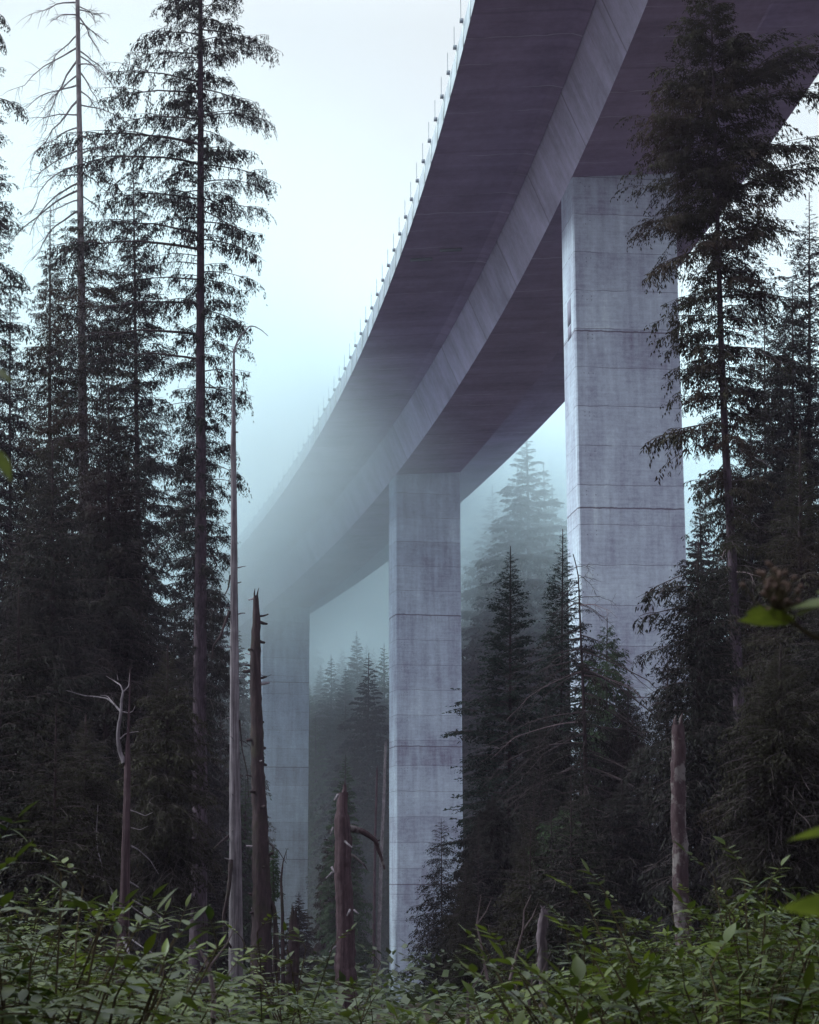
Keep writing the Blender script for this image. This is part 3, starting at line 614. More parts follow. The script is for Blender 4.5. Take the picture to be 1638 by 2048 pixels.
for a, b_ in [(((690, 1683), (704, 1695)), .028), (((664, 1745), (652, 1757)), .024), (((700, 1820), (694, 1832)), .03), (((708, 1820), (717, 1828)), .022), (((672, 1892), (658, 1904)), .018), (((676, 1590), (669, 1601)), .035), (((666, 1655), (661, 1668)), .02), (((664, 1735), (668, 1745)), .03)]:
    limb(root, [(a[0][0], a[0][1], -.15), ((a[0][0]+a[1][0])/2, (a[0][1]+a[1][1])/2, -.22), (a[1][0], a[1][1], -.25)], d, b_*.7, b_*.35, 'snag_pale', base, 'stub', rng=rng)
# small bleached snag at the left
d = 25; root, base, P, rad, rng = snag('dead_snag', 'small dead sapling with bleached antler-like branches in the dark left understorey',
    [(246, 1900), (251, 1750), (254, 1600), (256, 1480), (259, 1400), (260, 1340)], d, [(1340, 1.5), (1400, 3), (1470, 6), (1520, 12), (1600, 14), (1700, 17), (1800, 20), (1900, 26)], 'snag_red', 54, .04, bump=.08)
limb(root, [(248, 1525, 0), (240, 1505, 0), (236, 1480, 0), (237, 1455, 0), (242, 1425, 0), (243, 1400, 0), (246, 1383, 0)], d, .034, .014, 'snag_pale', base, 'antler_branch', rng=rng)
for pts, r in [([(246, 1383, 0), (241, 1370, 0), (230, 1363, .1), (222, 1358, .1), (212, 1352, .1)], .011), ([(236, 1360, 0), (234, 1349, 0)], .006), ([(241, 1423, 0), (230, 1410, .1), (215, 1397, .2), (190, 1393, .3), (170, 1392, .3), (150, 1386, .3), (133, 1381, .3)], .014),
               ([(228, 1408, 0), (215, 1392, .1), (200, 1390, .1)], .007), ([(247, 1383, 0), (258, 1372, 0), (260, 1340, 0)], .010), ([(243, 1423, 0), (258, 1426, 0), (266, 1422, 0), (270, 1412, 0)], .010), ([(240, 1478, 0), (250, 1468, 0), (262, 1465, 0), (277, 1463, 0)], .010),
               ([(260, 1620, 0), (275, 1625, 0), (290, 1632, 0), (305, 1625, 0)], .009), ([(262, 1655, 0), (280, 1660, 0), (296, 1652, 0)], .008), ([(262, 1692, 0), (275, 1698, 0), (300, 1720, 0), (317, 1748, 0)], .013), ([(257, 1763, 0), (268, 1769, 0), (278, 1775, 0)], .017), ([(264, 1800, 0), (290, 1815, 0), (315, 1830, 0), (343, 1852, 0)], .016),
               ([(262, 1812, 0), (275, 1822, 0), (300, 1838, 0)], .011), ([(228, 1820, 0), (205, 1840, 0), (180, 1852, 0)], .012), ([(225, 1822, 0), (190, 1830, 0), (160, 1840, 0)], .009), ([(226, 1820, 0), (226, 1790, 0), (216, 1765, 0), (205, 1735, 0), (195, 1700, 0), (193, 1660, 0), (196, 1610, 0)], .012), ([(212, 1763, 0), (190, 1755, 0), (175, 1750, 0)], .008),
               ([(245, 1875, -.3), (258, 1905, -.5), (262, 1935, -.6), (275, 1980, -.7), (285, 2030, -.8)], .022), ([(236, 1938, -.5), (231, 1955, -.5), (235, 1972, -.5), (242, 1982, -.5)], .014), ([(258, 1875, -.2), (285, 1895, -.4), (320, 1915, -.5), (340, 1920, -.5)], .012)]:
    limb(root, pts, d, r, r*.35, 'bleached' if r < .012 else 'snag_pale', base, 'dead_branch', rng=rng)
# little dead sapling and its stump in front of the farthest pier
d = 27; root, base, P, rad, rng = snag('dead_sapling', 'thin broken sapling poking up in front of the base of the farthest pier',
    [(566, 1960), (565, 1830), (562, 1760), (566, 1725), (573, 1700)], d, [(1700, 1), (1730, 3), (1760, 5), (1800, 6), (1900, 8)], 'bark_dark', 55, .02)
stubs(root, base, P, rad, rng, [(1750, -1), (1762, -1), (1790, 1)], d, 'bark_dark', .008, (.02, .05))
d = 29; root, base, P, rad, rng = snag('tree_stump', 'short dark jagged stump beside the thin broken sapling', [(586, 1960), (587, 1880), (588, 1832)], d, [(1832, 16), (1900, 22), (1960, 26)], 'bark_dark', 56, .2, bump=.14)
# right: mottled stump
d = 30; root, base, P, rad, rng = snag('broken_trunk', 'reddish broken trunk with pale peeling bark patches among the right-hand conifers',
    [(1366, 1900), (1362, 1760), (1358, 1600), (1356, 1450)], d, [(1450, 22), (1500, 27), (1600, 28), (1700, 29), (1800, 31)], 'snag_mottled', 57, .25, bump=.10)
stubs(root, base, P, rad, rng, [(1520, -1), (1600, 1), (1660, 1)], d, 'snag_mottled', .02)
d = 16; root, base, P, rad, rng = snag('tree_stump', 'small grey weathered stump half buried in shrubs at the foot of the firs', [(1084, 1890), (1085, 1850), (1086, 1826)], d, [(1826, 18), (1900, 20)], 'stump_grey', 58, .06)
# pale far trunks beside the middle pier
d = 120
for (pts, wd, nm, lb) in [([(757, 1900), (763, 1700), (768, 1590), (771, 1490)], 9, 'bare_trunk', 'slim pale mottled trunk standing just left of the middle pier'), ([(748, 1900), (750, 1700), (754, 1540)], 7, 'bare_trunk', 'thin dark reddish trunk left of the pale mottled one by the middle pier')]:
    root, base, P, rad, rng = snag(nm, lb, pts, d, [(1480, wd*.5), (1900, wd)], 'bark_grey' if wd > 8 else 'snag_red', 60+wd, .3)
# --- right: tall hemlock in front of the near pier
d = 40; tp = trunk_px([(1480, 1500), (1466, 1150), (1452, 900), (1444, 720), (1437, 520), (1431, 300), (1426, 120), (1420, -75)], d)
conifer('hemlock_tree', 'tall slightly leaning hemlock in front of the near pier, crown crossing the deck', 'tree', tp, .165, .012,
    prof_px(tp, d, [(1350, 120), (1150, 115), (950, 120), (700, 110), (500, 125), (300, 140), (150, 105), (30, 62), (-60, 12)]), 'hemlock', 150, 'needle_olive', seed=71, detail=1.15, elev=(35, -12), rj=.55, thin=[(0, .5), (.35, .55), (.55, .7), (.75, 1), (1, 1)],
    explicit=ex(d, [(205, 1640, 108), (240, 1660, 180), (300, 1650, 300), (345, 1640, 285), (400, 1660, 340), (390, 1245, 375), (450, 1270, 440), (430, 1265, 470), (500, 1290, 540), (270, 1255, 232), (240, 1262, 262), (320, 1250, 345), (640, 1300, 640), (680, 1310, 672), (600, 1345, 610), (160, 1312, 130), (190, 1290, 180), (90, 1345, 40),
      (60, 1352, 70), (745, 1330, 760), (870, 1292, 872), (800, 1330, 800), (850, 1300, 880), (560, 1560, 575), (600, 1640, 600), (540, 1520, 545), (470, 1580, 450), (130, 1510, 80), (170, 1560, 60), (220, 1610, 90), (700, 1590, 720), (780, 1560, 800)]),
    dead=14, lower_dead=(.25, .65))
simple('fir_tree', 'narrow spire-topped fir near the right picture edge, dark against the sky', 56, (1622, 1617), 385, 105, 170, 'fir', 'needle', 72, r=.19, elev=(30, -10), bmat='bark_dark', wid=[(1800, 125), (1200, 120), (800, 95), (600, 78), (500, 45), (455, 20), (400, 6)])
simple('fir_tree', 'thin-topped fir between the leaning hemlock and the right-edge spire', 62, (1535, 1531), 590, 75, 130, 'hemlock', 'needle_olive', 73, r=.14, bmat='bark_dark', wid=[(1800, 110), (1100, 100), (800, 62), (680, 34), (600, 6)])
simple('fir_tree', 'dense black-green fir crowding the right edge in front of the spire-topped one', 47, (1590, 1588), 560, 95, 190, 'hemlock', 'needle', 721, r=.16, bmat='bark_dark', wid=[(1800, 130), (1100, 120), (850, 95), (700, 62), (620, 34), (575, 12)])
simple('hemlock_tree', 'bushy dark hemlock at the right edge below the spire-topped fir', 34, (1600, 1600), 860, 140, 170, 'hemlock', 'needle_olive', 74, r=.15, bmat='bark_dark')
simple('hemlock_tree', 'young hemlock with green bough tips overlapping the near pier from the right', 31, (1400, 1395), 1080, 105, 150, 'hemlock', 'needle', 75, r=.10, bmat='bark_dark', wid=[(1850, 130), (1500, 118), (1300, 100), (1180, 75), (1100, 20)], explicit=ex(31, [(1150, 1290, 1185), (1180, 1272, 1195), (1220, 1270, 1245), (1290, 1265, 1320), (1370, 1280, 1390)]))
simple('hemlock_tree', 'olive-green hemlock with full spreading boughs at the lower right', 23, (1560, 1562), 1290, 165, 150, 'hemlock', 'needle_olive', 76, r=.10, bmat='bark_dark')
simple('hemlock_tree', 'shaded hemlock filling the right edge behind the olive-green one', 27, (1660, 1655), 1150, 150, 130, 'hemlock', 'needle_dark', 77, r=.12, bmat='bark_dark')
simple('hemlock_tree', 'dark hemlock behind the mottled broken trunk', 37, (1330, 1335), 1320, 105, 120, 'hemlock', 'needle', 78, r=.11, bmat='bark_dark')
simple('hemlock_tree', 'broad dark hemlock between the leaning hemlock and the right edge', 44, (1500, 1500), 820, 120, 160, 'hemlock', 'needle_dark', 79, r=.16, bmat='bark_dark')
# --- middle right: young firs in front of the piers
simple('fir_sapling', 'young tiered fir with a pointed tip just right of the middle pier', 50, (1018, 1023), 1092, 130, 150, 'fir', 'needle_blue', 81, r=.10, elev=(35, -14), rj=.35, bmat='bark_dark', detail=1.1, base=1900,
       wid=[(1840, 165), (1700, 148), (1560, 110), (1430, 84), (1290, 56), (1200, 42), (1150, 22), (1110, 12)], explicit=ex(50, [(1690, 868, 1700), (1440, 905, 1420), (1480, 890, 1465), (1410, 905, 1410), (1290, 978, 1270), (1160, 985, 1165)]))
simple('fir_sapling', 'young fir with an upturned tip just left of the near pier edge', 54, (1118, 1124), 1058, 110, 150, 'fir', 'needle_blue', 82, r=.10, elev=(38, -12), rj=.35, bmat='bark_dark', detail=1.1, base=1900,
       wid=[(1840, 135), (1600, 104), (1400, 76), (1280, 54), (1180, 38), (1130, 20), (1075, 9)])
d = 44; tp = trunk_px([(1180, 1860), (1174, 1650), (1170, 1500), (1166, 1350), (1160, 1220), (1156, 1145), (1146, 1108)], d)
dd_ = conifer('dead_fir', 'dying fir with a bare black stem and arching grey branches before the near pier', 'tree', tp, .10, .010, prof_px(tp, d, [(1840, 90), (1500, 75), (1300, 55), (1200, 20)]), 'hemlock', 26, 'needle_dark', seed=83, bmat='bark_dark', elev=(-5, -25), rj=.5)
rng = np.random.default_rng(9); P0 = np.array(tp)-tp[0]
items = []
for k in range(70):
    sy = 1130+690*rng.random()**1.05; hw = np.interp(sy, [1120, 1200, 1300, 1500, 1800], [25, 60, 150, 190, 170])*rng.uniform(.45, 1); sg = rng.choice([-1, 1]); items.append((sy, np.interp(sy, [1100, 1500, 1860], [1156, 1170, 1180])+sg*hw, sy+hw*rng.uniform(.15, .75)))
for sy, tx, ty in items+[(1305, 1330, 1420), (1345, 1400, 1480), (1330, 1270, 1400), (1420, 1060, 1500), (1700, 1100, 1790), (1710, 1250, 1760), (1760, 1120, 1850)]:
    p = np.array([np.interp(W(0, sy, d)[2]-tp[0][2], P0[:, 2], P0[:, c]) for c in range(3)])
    v = W(tx, ty, d)-tp[0]-p; v[1] += rng.normal(0, .5); L = float(np.linalg.norm(v)); v[2] += .3*L
    dead_branch(dd_, p, 0, L*1.05, rng, 'dead_twig' if rng.random() < .15 else 'twig', sag=.38, twigs=9, r=.011, d0=v, wob=.03)
simple('cedar_tree', 'pale green drooping cedar rising behind the dying fir against the near pier', 60, (1212, 1214), 1235, 72, 120, 'cedar', 'needle_light', 84, r=.12, elev=(45, -15), bmat='bark_dark', wid=[(1850, 110), (1600, 95), (1450, 78), (1330, 45), (1260, 16)])
simple('cedar_tree', 'dark feathery cedar low between the tiered fir and the dying fir', 47, (1090, 1092), 1400, 95, 120, 'cedar', 'needle', 85, r=.10, bmat='bark_dark')
simple('cedar_tree', 'low spreading cedar at the foot of the middle pier on its right', 42, (985, 985), 1590, 80, 110, 'cedar', 'needle', 86, r=.08, bmat='bark_dark')
simple('hemlock_tree', 'shaded hemlock low behind the dying fir', 50, (1255, 1255), 1370, 95, 120, 'hemlock', 'needle_dark', 87, r=.1, bmat='bark_dark')
simple('cedar_tree', 'short green cedar sapling below the dying fir stem', 36, (1130, 1132), 1610, 100, 100, 'cedar', 'needle_light', 88, r=.06, bmat='bark_dark')
simple('cedar_tree', 'small cedar sapling peeping out right of the knobbly black snag', 36, (548, 545), 1690, 22, 50, 'cedar', 'needle_light', 89, r=.03, bmat='bark_dark')
simple('hemlock_tree', 'dark sapling hemlock between the mottled trunk and the low cedars', 33, (1245, 1245), 1560, 90, 90, 'hemlock', 'needle', 90, r=.06, bmat='bark_dark')
# ------------------------------------------------------------------ background forest (copies of a few modelled trees)
def far_tree(name, seed, H, wid, mat, n=80, r=.3, bmat='bark_dark'):
    root = conifer(name, 'x', 'tree', [(0, 0, -.5), (0.1, 0, H*.5), (0, .1, H)], r, .02, [(.12, wid), (.45, wid*.85), (.8, wid*.38), (.985, .25)], 'far', n, mat, seed=seed, bmat=bmat, elev=(30, -18), rj=.4, seg=14)
    return root
FT = [far_tree('conifer_tree', 901, 28, 4.2, 'needle', 120), far_tree('conifer_tree', 902, 24, 3.4, 'needle_light', 100), far_tree('conifer_tree', 903, 32, 4.8, 'needle', 130), far_tree('conifer_tree', 904, 20, 3.6, 'needle_olive', 90)]
used = set()
def put_far(k, x, y, sc, rz, label, group=None, zoff=0):
    src = FT[k]
    if k not in used: used.add(k); o = src; ch = []
    else:
        o = src.copy(); COL.objects.link(o)
        for c in src.children: cc = c.copy(); cc.parent = o; COL.objects.link(cc)
    o.location = (x, y, float(ground(x, y))+zoff); o.rotation_euler = (0, 0, rz); o.scale = (sc, sc, sc*1.0); o['label'] = label
    if group: o['group'] = group
    return o
HT_ = [28, 24, 32, 20]
def far_px(k, px, top, d, label, group=None, wide=1.0):
    p = W(px, top, d); gz = float(ground(p[0], d)); sc = max(.25, (p[2]-gz)/HT_[k]); o = put_far(k, p[0], d, sc, px*.37, label, group); o.scale = (sc*wide, sc*wide, sc); return o
far_px(2, 1052, 878, 172, 'big fog-veiled conifer rising between the two nearer piers', wide=1.5)
far_px(0, 985, 985, 186, 'fog-veiled conifer just right of the middle pier top', wide=1.2)
far_px(1, 1108, 990, 178, 'misty conifer touching the left edge of the near pier', wide=1.3)
far_px(0, 738, 1318, 180, 'misty dark conifer close to the left side of the middle pier', wide=1.3)
far_px(1, 690, 1520, 118, 'smaller shadowy conifer behind the reddish broken trunk')
far_px(3, 664, 1640, 122, 'low dark conifer between the farthest pier and the broken trunk', wide=.9)
far_px(0, 1070, 1120, 205, 'grey-blue conifer deep in mist behind the pair of young firs', wide=1.4)
far_px(1, 1000, 1230, 185, 'dusky conifer in mist behind the tiered young fir', wide=1.3)
far_px(2, 470, 1250, 175, 'misty conifer glimpsed between the clean trunk and the pale snag')
far_px(3, 445, 1430, 110, 'dark conifer low behind the pale snag')
far_px(1, 490, 1560, 95, 'dark conifer low behind the knobbly black snag', wide=1.3)
far_px(0, 425, 1150, 140, 'tall dim conifer behind the clean hemlock trunk')
far_px(3, 600, 1790, 105, 'low bushy conifer at the foot of the farthest pier', wide=1.5)
far_px(0, 1400, 1010, 118, 'grey misty conifer glimpsed just right of the near pier', wide=1.1)
far_px(2, 1550, 900, 110, 'tall dim conifer showing through the right-hand boughs', wide=1.1)
far_px(1, 1330, 1250, 95, 'dim conifer standing behind the near pier foot', wide=1.2)
far_px(2, 250, 950, 105, 'tall conifer seen only through gaps in the left-hand trees', wide=1.2)
far_px(0, 60, 1000, 95, 'conifer seen through gaps at the far left edge', wide=1.3)
far_px(0, 350, 1180, 90, 'conifer behind the clean trunk on its left, low in the gaps', wide=1.3)
for k_, (kk, px, top, d) in enumerate([(0, 660, 1400, 215), (2, 700, 1345, 226), (1, 632, 1440, 208), (0, 765, 1380, 210), (2, 640, 1330, 250), (0, 685, 1300, 262), (2, 735, 1290, 256), (1, 715, 1480, 190), (2, 500, 1400, 215), (0, 455, 1480, 190), (1, 945, 1330, 190), (0, 965, 1400, 178), (0, 1085, 1290, 190), (2, 1020, 1060, 235), (2, 955, 1040, 240), (1, 1110, 1150, 205), (2, 960, 1000, 205), (0, 1005, 930, 215), (1, 1100, 930, 200), (2, 1075, 905, 225), (0, 662, 1318, 224), (2, 716, 1272, 222), (1, 770, 1300, 214), (2, 752, 1350, 212), (0, 690, 1345, 212), (1, 1085, 945, 176), (3, 1030, 960, 180), (0, 690, 1420, 200), (1, 620, 1380, 230), (0, 690, 1560, 165), (3, 690, 1640, 150), (3, 770, 1620, 165), (1, 690, 1500, 178), (3, 682, 1690, 145), (0, 755, 1540, 172), (1, 985, 1310, 215), (3, 1050, 1390, 170), (2, 1140, 1230, 210), (0, 1020, 1330, 200)]):
    far_px(kk, px, top, d, 'conifer of the foggy hillside forest beyond the piers', 'conifers of the far hillside', 1.15)
rng = np.random.default_rng(77); cnt = 0
for k in range(1400):
    x = rng.uniform(-110, 130); y = rng.uniform(165, 290)
    px = 819+F*x/(y*CP*1.0)/1.02
    if not (560 < px < 1480) or rng.random() > .62: continue
    ux = BX+(y-BD)*-.11-(y-BD)**2*.00085
    if abs(x-ux) < 12 and y < 262: continue
    if cnt > 130: break
    cnt += 1
    put_far(int(rng.integers(0, 4)), x, y, rng.uniform(.6, 1.05), rng.uniform(0, 6.28), 'conifer of the foggy hillside forest beyond the piers', 'conifers of the far hillside')
# ------------------------------------------------------------------ shrubs
def leaflet(L, Wd, fold=.18, curl=.25):
    """pointed leaf blade along +x: midrib plus two folded halves, serrated a little"""
    t = np.array([0, .12, .3, .5, .7, .87, 1.]); w_ = np.array([.06, .55, .95, 1., .72, .32, 0])*Wd/2; z = -curl*L*t**2
    mid = np.stack([L*t, 0*t, z], 1); a = np.stack([L*t, w_, z+fold*w_], 1); b_ = np.stack([L*t, -w_, z+fold*w_], 1)
    V = np.concatenate([mid, a, b_]); n = 7; Q = []
    for k in range(n-1): Q += [[k, k+1, n+k+1, n+k], [k+1, k, 2*n+k, 2*n+k+1]]
    return V, np.array(Q)
LF = [leaflet(1, w_, .12, c) for w_, c in ((.30, .05), (.34, .15), (.38, .26))]
def xf(V, Rm, p, s): return V@Rm.T*s+p
def compound_leaf(g, p, d, L, rng, pairs=3, mi=0, ls=.085):
    """pinnate leaf: rachis with paired leaflets and one at the end"""
    d = np.asarray(d, float); d /= np.linalg.norm(d); t = np.linspace(0, 1, 6); P = p+d[None]*L*t[:, None]; P[:, 2] -= .22*L*t**2
    tube(g, P, np.linspace(.0022, .001, 6), 3, 1, cap=False)
    y = np.cross([0, 0, 1.], d); y /= np.linalg.norm(y)+1e-6
    for k in range(pairs+1):
        s = .38+.62*k/pairs; q = np.array([np.interp(s, t, P[:, c]) for c in range(3)])
        for sg in ((-1, 1) if k < pairs else (0,)):
            v = d*(.55 if sg else 1)+y*sg*.85+np.array([0, 0, -.06-.14*rng.random()])+rng.normal(0, .08, 3)
            V, Q = LF[rng.integers(0, 3)]; g.add(xf(V, rot_to(v, rng.normal(0, .16)), q, ls*(.75+.45*rng.random())*(1.1 if not sg else 1)), Q, mi)
def shrub(seed, H, ns, spread, leaves=11, ls=.085, pal=False):
    rng = np.random.default_rng(seed); st = Geo(); lf = Geo()
    for k in range(ns):
        az = rng.uniform(0, 6.28); h = H*(rng.uniform(.55, 1.0) if k else 1); sp = spread*rng.uniform(.2, 1); m_ = 10; t = np.linspace(0, 1, m_)
        P = np.stack([math.cos(az)*sp*t**1.5, math.sin(az)*sp*t**1.5, h*t*(1-.08*t)], 1)+rng.normal(0, .008, (m_, 3)).cumsum(0); tube(st, P, np.linspace(.006, .0025, m_), 5, 0)
        nl = leaves; ga = rng.random()*6.28
        for j in range(nl):
            s = .22+.78*(j/(nl-1)); q = np.array([np.interp(s, t, P[:, c]) for c in range(3)]); a2 = ga+j*2.4+rng.normal(0, .3)
            el = rng.uniform(.0, .32)+(1.1 if j == nl-1 else 0); v = np.array([math.cos(a2), math.sin(a2), el])
            top = j >= nl-3; compound_leaf(lf, q, v, (.28 if not top else .12)*(ls/.085)*rng.uniform(.75, 1.2), rng, 4 if not top else 3, 0, ls*(1 if not top else .6))
    return st, lf
def shrub_thing(name, label, st, lf, group):
    root = thing(name, label, 'shrub', (0, 0, 0), group); st.build('stem', M['stem'], root); lf.build('foliage', [M['leaf'], M['stem']], root); return root
SH = []
for k, (H, ns, sp, nl, ls) in enumerate([(1.5, 9, .6, 16, .095), (1.25, 10, .7, 14, .085), (1.7, 9, .5, 17, .10), (1.0, 10, .7, 13, .08), (1.4, 8, .8, 15, .11)]):
    st, lf = shrub(500+k, H, ns, sp, nl, ls); H = max(float(v[:, 2].max()) for v in lf.v); SH.append((shrub_thing('leafy_shrub', 'x', st, lf, None), H))
sused = set()
def put_shrub(k, x, y, z, sc, rz, label, group=None, tilt=0):
    src, H = SH[k]
    if k not in sused: sused.add(k); o = src
    else:
        o = src.copy(); COL.objects.link(o)
        for c in src.children: cc = c.copy(); cc.parent = o; COL.objects.link(cc)
    o.location = (x, y, z); o.rotation_euler = (tilt, 0, rz); o.scale = (sc,)*3; o['label'] = label
    if group: o['group'] = group
    return o
def shrub_px(k, px, top, d, label, group=None, sc=None):
    p = W(px, top, d); gz = float(ground(p[0], d)); H = SH[k][1]; s = (p[2]-gz)/H*1.0
    return put_shrub(k, p[0], d, gz-.05, max(.5, s*1.02), px*.13+k, label, group)
# the ones that can be told apart
for a in [(2, 60, 1585, 5.6, 'tall leafy shrub with yellow-green top leaves at the left picture edge'), (0, 130, 1690, 6.2, 'leafy shrub with hanging broad leaves right of the tallest left-edge shrub'), (4, 20, 1735, 5.2, 'broad-leaved shrub low against the left picture edge'),
          (0, 165, 1885, 7.0, 'shrub with long spread leaflets below the small bleached snag, on its left'), (2, 330, 1890, 7.2, 'shrub lifting a bright green leaf spray right of the small bleached snag'), (1, 345, 1925, 8.5, 'small shrub with yellowish buds in front of the clean hemlock trunk base'), (3, 420, 1890, 9.5, 'grey-green shrub at the foot of the pale barkless snag'),
          (0, 540, 1810, 11, 'sparse shrub with pale leaves crossing the foot of the knobbly black snag'), (1, 640, 1830, 12, 'light green shrub against the foot of the farthest pier'), (3, 600, 1900, 11, 'yellow-green shrub low between the snag and the reddish broken trunk'),
          (4, 775, 1925, 10, 'bright shrub crossing the foot of the middle pier'), (2, 1150, 1780, 9.0, 'shrub with a bright pointed top just left of the tallest right-hand shrubs'), (0, 1290, 1770, 9.6, 'shrub arching leftward under the mottled broken trunk'), (1, 1395, 1705, 8.2, 'shrub with a yellow-green tip before the mottled broken trunk'),
          (2, 1490, 1660, 7.8, 'tallest right-hand shrub with a tufted bright tip'), (4, 1590, 1740, 7.2, 'broad-leaved shrub at the right picture edge'), (0, 1440, 1740, 7.4, 'spreading shrub between the two tallest tips on the right'), (1, 1220, 1830, 8, 'shrub with level layered leaves in the right-hand thicket')]: shrub_px(*a)
rng = np.random.default_rng(4242); G = 'leafy shrubs of the foreground thicket'; cnt = 0
while cnt < 200:
    px = rng.uniform(-60, 1700); d = 4.6+11*rng.random()**1.2
    line = np.interp(px, [-60, 60, 160, 400, 620, 780, 900, 1100, 1250, 1400, 1500, 1640, 1700], [1700, 1740, 1985, 2040, 2030, 2050, 2000, 1930, 1860, 1765, 1720, 1740, 1740])
    top = line+rng.uniform(0, 90)+(np.interp(d, [4.6, 7, 12, 20], [110, 20, 0, -10]))
    if top > 2150: continue
    if 130 < px < 960 and rng.random() < .5: continue
    cnt += 1; shrub_px(int(rng.integers(0, 5)), px, top, d, 'leafy green shrub in the foreground thicket', G)
# seed head and out-of-focus leaves close to the lens
def near_leaf_branch(name, label, pts, leaves, mat='leaf'):
    """pts: [(px,py,d)] stem; leaves: [(base px,py,d, tip px,py,d, width m)]"""
    P = np.array([W(*q) for q in pts]); root = thing(name, label, 'branch', tuple(P[0])); b0 = P[0]
    g = Geo(); tube(g, P-b0, np.linspace(.004, .002, len(P)), 6, 0); g.build('stem', M['stem'], root)
    for (a, b_, c, e, f, h, wd) in leaves:
        p0 = W(a, b_, c); p1 = W(e, f, h); L = np.linalg.norm(p1-p0); V, Q = leaflet(1, wd/L, .15, .15); g = Geo(); g.add(xf(V, rot_to(p1-p0+np.array([0, 0, .1*L]), .38), p0-b0, L), Q, 0); g.build('leaf', M['leaf_lifted'], root)
    return root
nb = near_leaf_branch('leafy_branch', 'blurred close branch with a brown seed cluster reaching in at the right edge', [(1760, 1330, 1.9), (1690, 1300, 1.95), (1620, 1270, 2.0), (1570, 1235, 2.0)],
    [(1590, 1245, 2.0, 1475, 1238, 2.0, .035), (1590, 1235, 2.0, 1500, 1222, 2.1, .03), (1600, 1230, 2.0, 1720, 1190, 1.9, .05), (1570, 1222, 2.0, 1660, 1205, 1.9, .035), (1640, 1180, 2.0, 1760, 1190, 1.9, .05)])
g = Geo(); rng = np.random.default_rng(8)
c0 = W(1560, 1235, 2.0)-np.array(nb.location)
for k in range(46):
    tgt = W(1555+rng.normal(0, 22), 1172+rng.normal(0, 20), 2.0+rng.normal(0, .02))-np.array(nb.location)
    tube(g, [c0, (c0+tgt)/2+rng.normal(0, .003, 3), tgt], [.0012, .001, .0008], 4, 0); s = .0035
    V = np.array([(s, 0, 0), (-s, 0, 0), (0, s, 0), (0, -s, 0), (0, 0, s), (0, 0, -s)])+tgt; g.add(V, [[0, 2, 4], [2, 1, 4], [1, 3, 4], [3, 0, 4], [2, 0, 5], [1, 2, 5], [3, 1, 5], [0, 3, 5]], 1)
b = NB('seed_brown'); M['seed'] = b.end(b.princ((.09, .05, .045), .8)); g.build('seed_cluster', [M['stem'], M['seed']], nb)
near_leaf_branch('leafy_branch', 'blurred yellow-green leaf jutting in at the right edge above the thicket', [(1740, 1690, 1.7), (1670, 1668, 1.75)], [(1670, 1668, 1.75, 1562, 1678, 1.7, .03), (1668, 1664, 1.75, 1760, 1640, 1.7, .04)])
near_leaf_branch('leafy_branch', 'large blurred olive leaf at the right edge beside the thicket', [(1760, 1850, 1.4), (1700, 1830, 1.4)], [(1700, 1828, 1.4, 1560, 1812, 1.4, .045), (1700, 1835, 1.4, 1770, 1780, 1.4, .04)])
near_leaf_branch('leafy_branch', 'blurred green leaf tips entering from the left edge high up', [(-90, 700, 1.6), (-40, 740, 1.6), (-30, 880, 1.6)], [(-40, 735, 1.6, 26, 762, 1.6, .03), (-40, 735, 1.6, 12, 690, 1.6, .02), (-30, 890, 1.6, 26, 958, 1.6, .03)])
# dry twigs sticking out of the thicket
for k, (pts, lb) in enumerate([([(425, 2060, 7), (428, 1990, 7), (418, 1935, 7), (408, 1915, 7), (398, 1898, 7)], 'grey dry stick rising from the thicket left of the pale snag'), ([(1020, 1960, 12), (1035, 1900, 12), (1046, 1860, 12), (1048, 1820, 12), (1062, 1790, 12)], 'curving dry twig in front of the low cedar'),
        ([(975, 1960, 12), (960, 1880, 12), (953, 1850, 12), (962, 1790, 12)], 'thin dry twig right of the middle pier foot'), ([(1055, 2060, 9), (1060, 1980, 9), (1080, 1890, 9)], 'dark upright stalk in the middle of the thicket'), ([(936, 2060, 9), (935, 1990, 9), (937, 1965, 9)], 'short reddish stalk below the middle pier')]):
    P = np.array([W(*q) for q in pts]); root = thing('dry_twig', lb, 'twig', tuple(P[0])); tube_g = Geo(); tube(tube_g, P-P[0], np.linspace(.012, .003, len(P))*(1 if k == 0 else .8), 6, 0, True, .15, np.random.default_rng(k)); tube_g.build('stalk', M['dead_twig'], root)
    tube_g = Geo(); m0 = P[len(P)//2]-P[0]; tube(tube_g, [m0, m0+np.array([.06, .02, .08]), m0+np.array([.1, .03, .17])], [.005, .003, .001], 5, 0); tube_g.build('side_twig', M['dead_twig'], root)
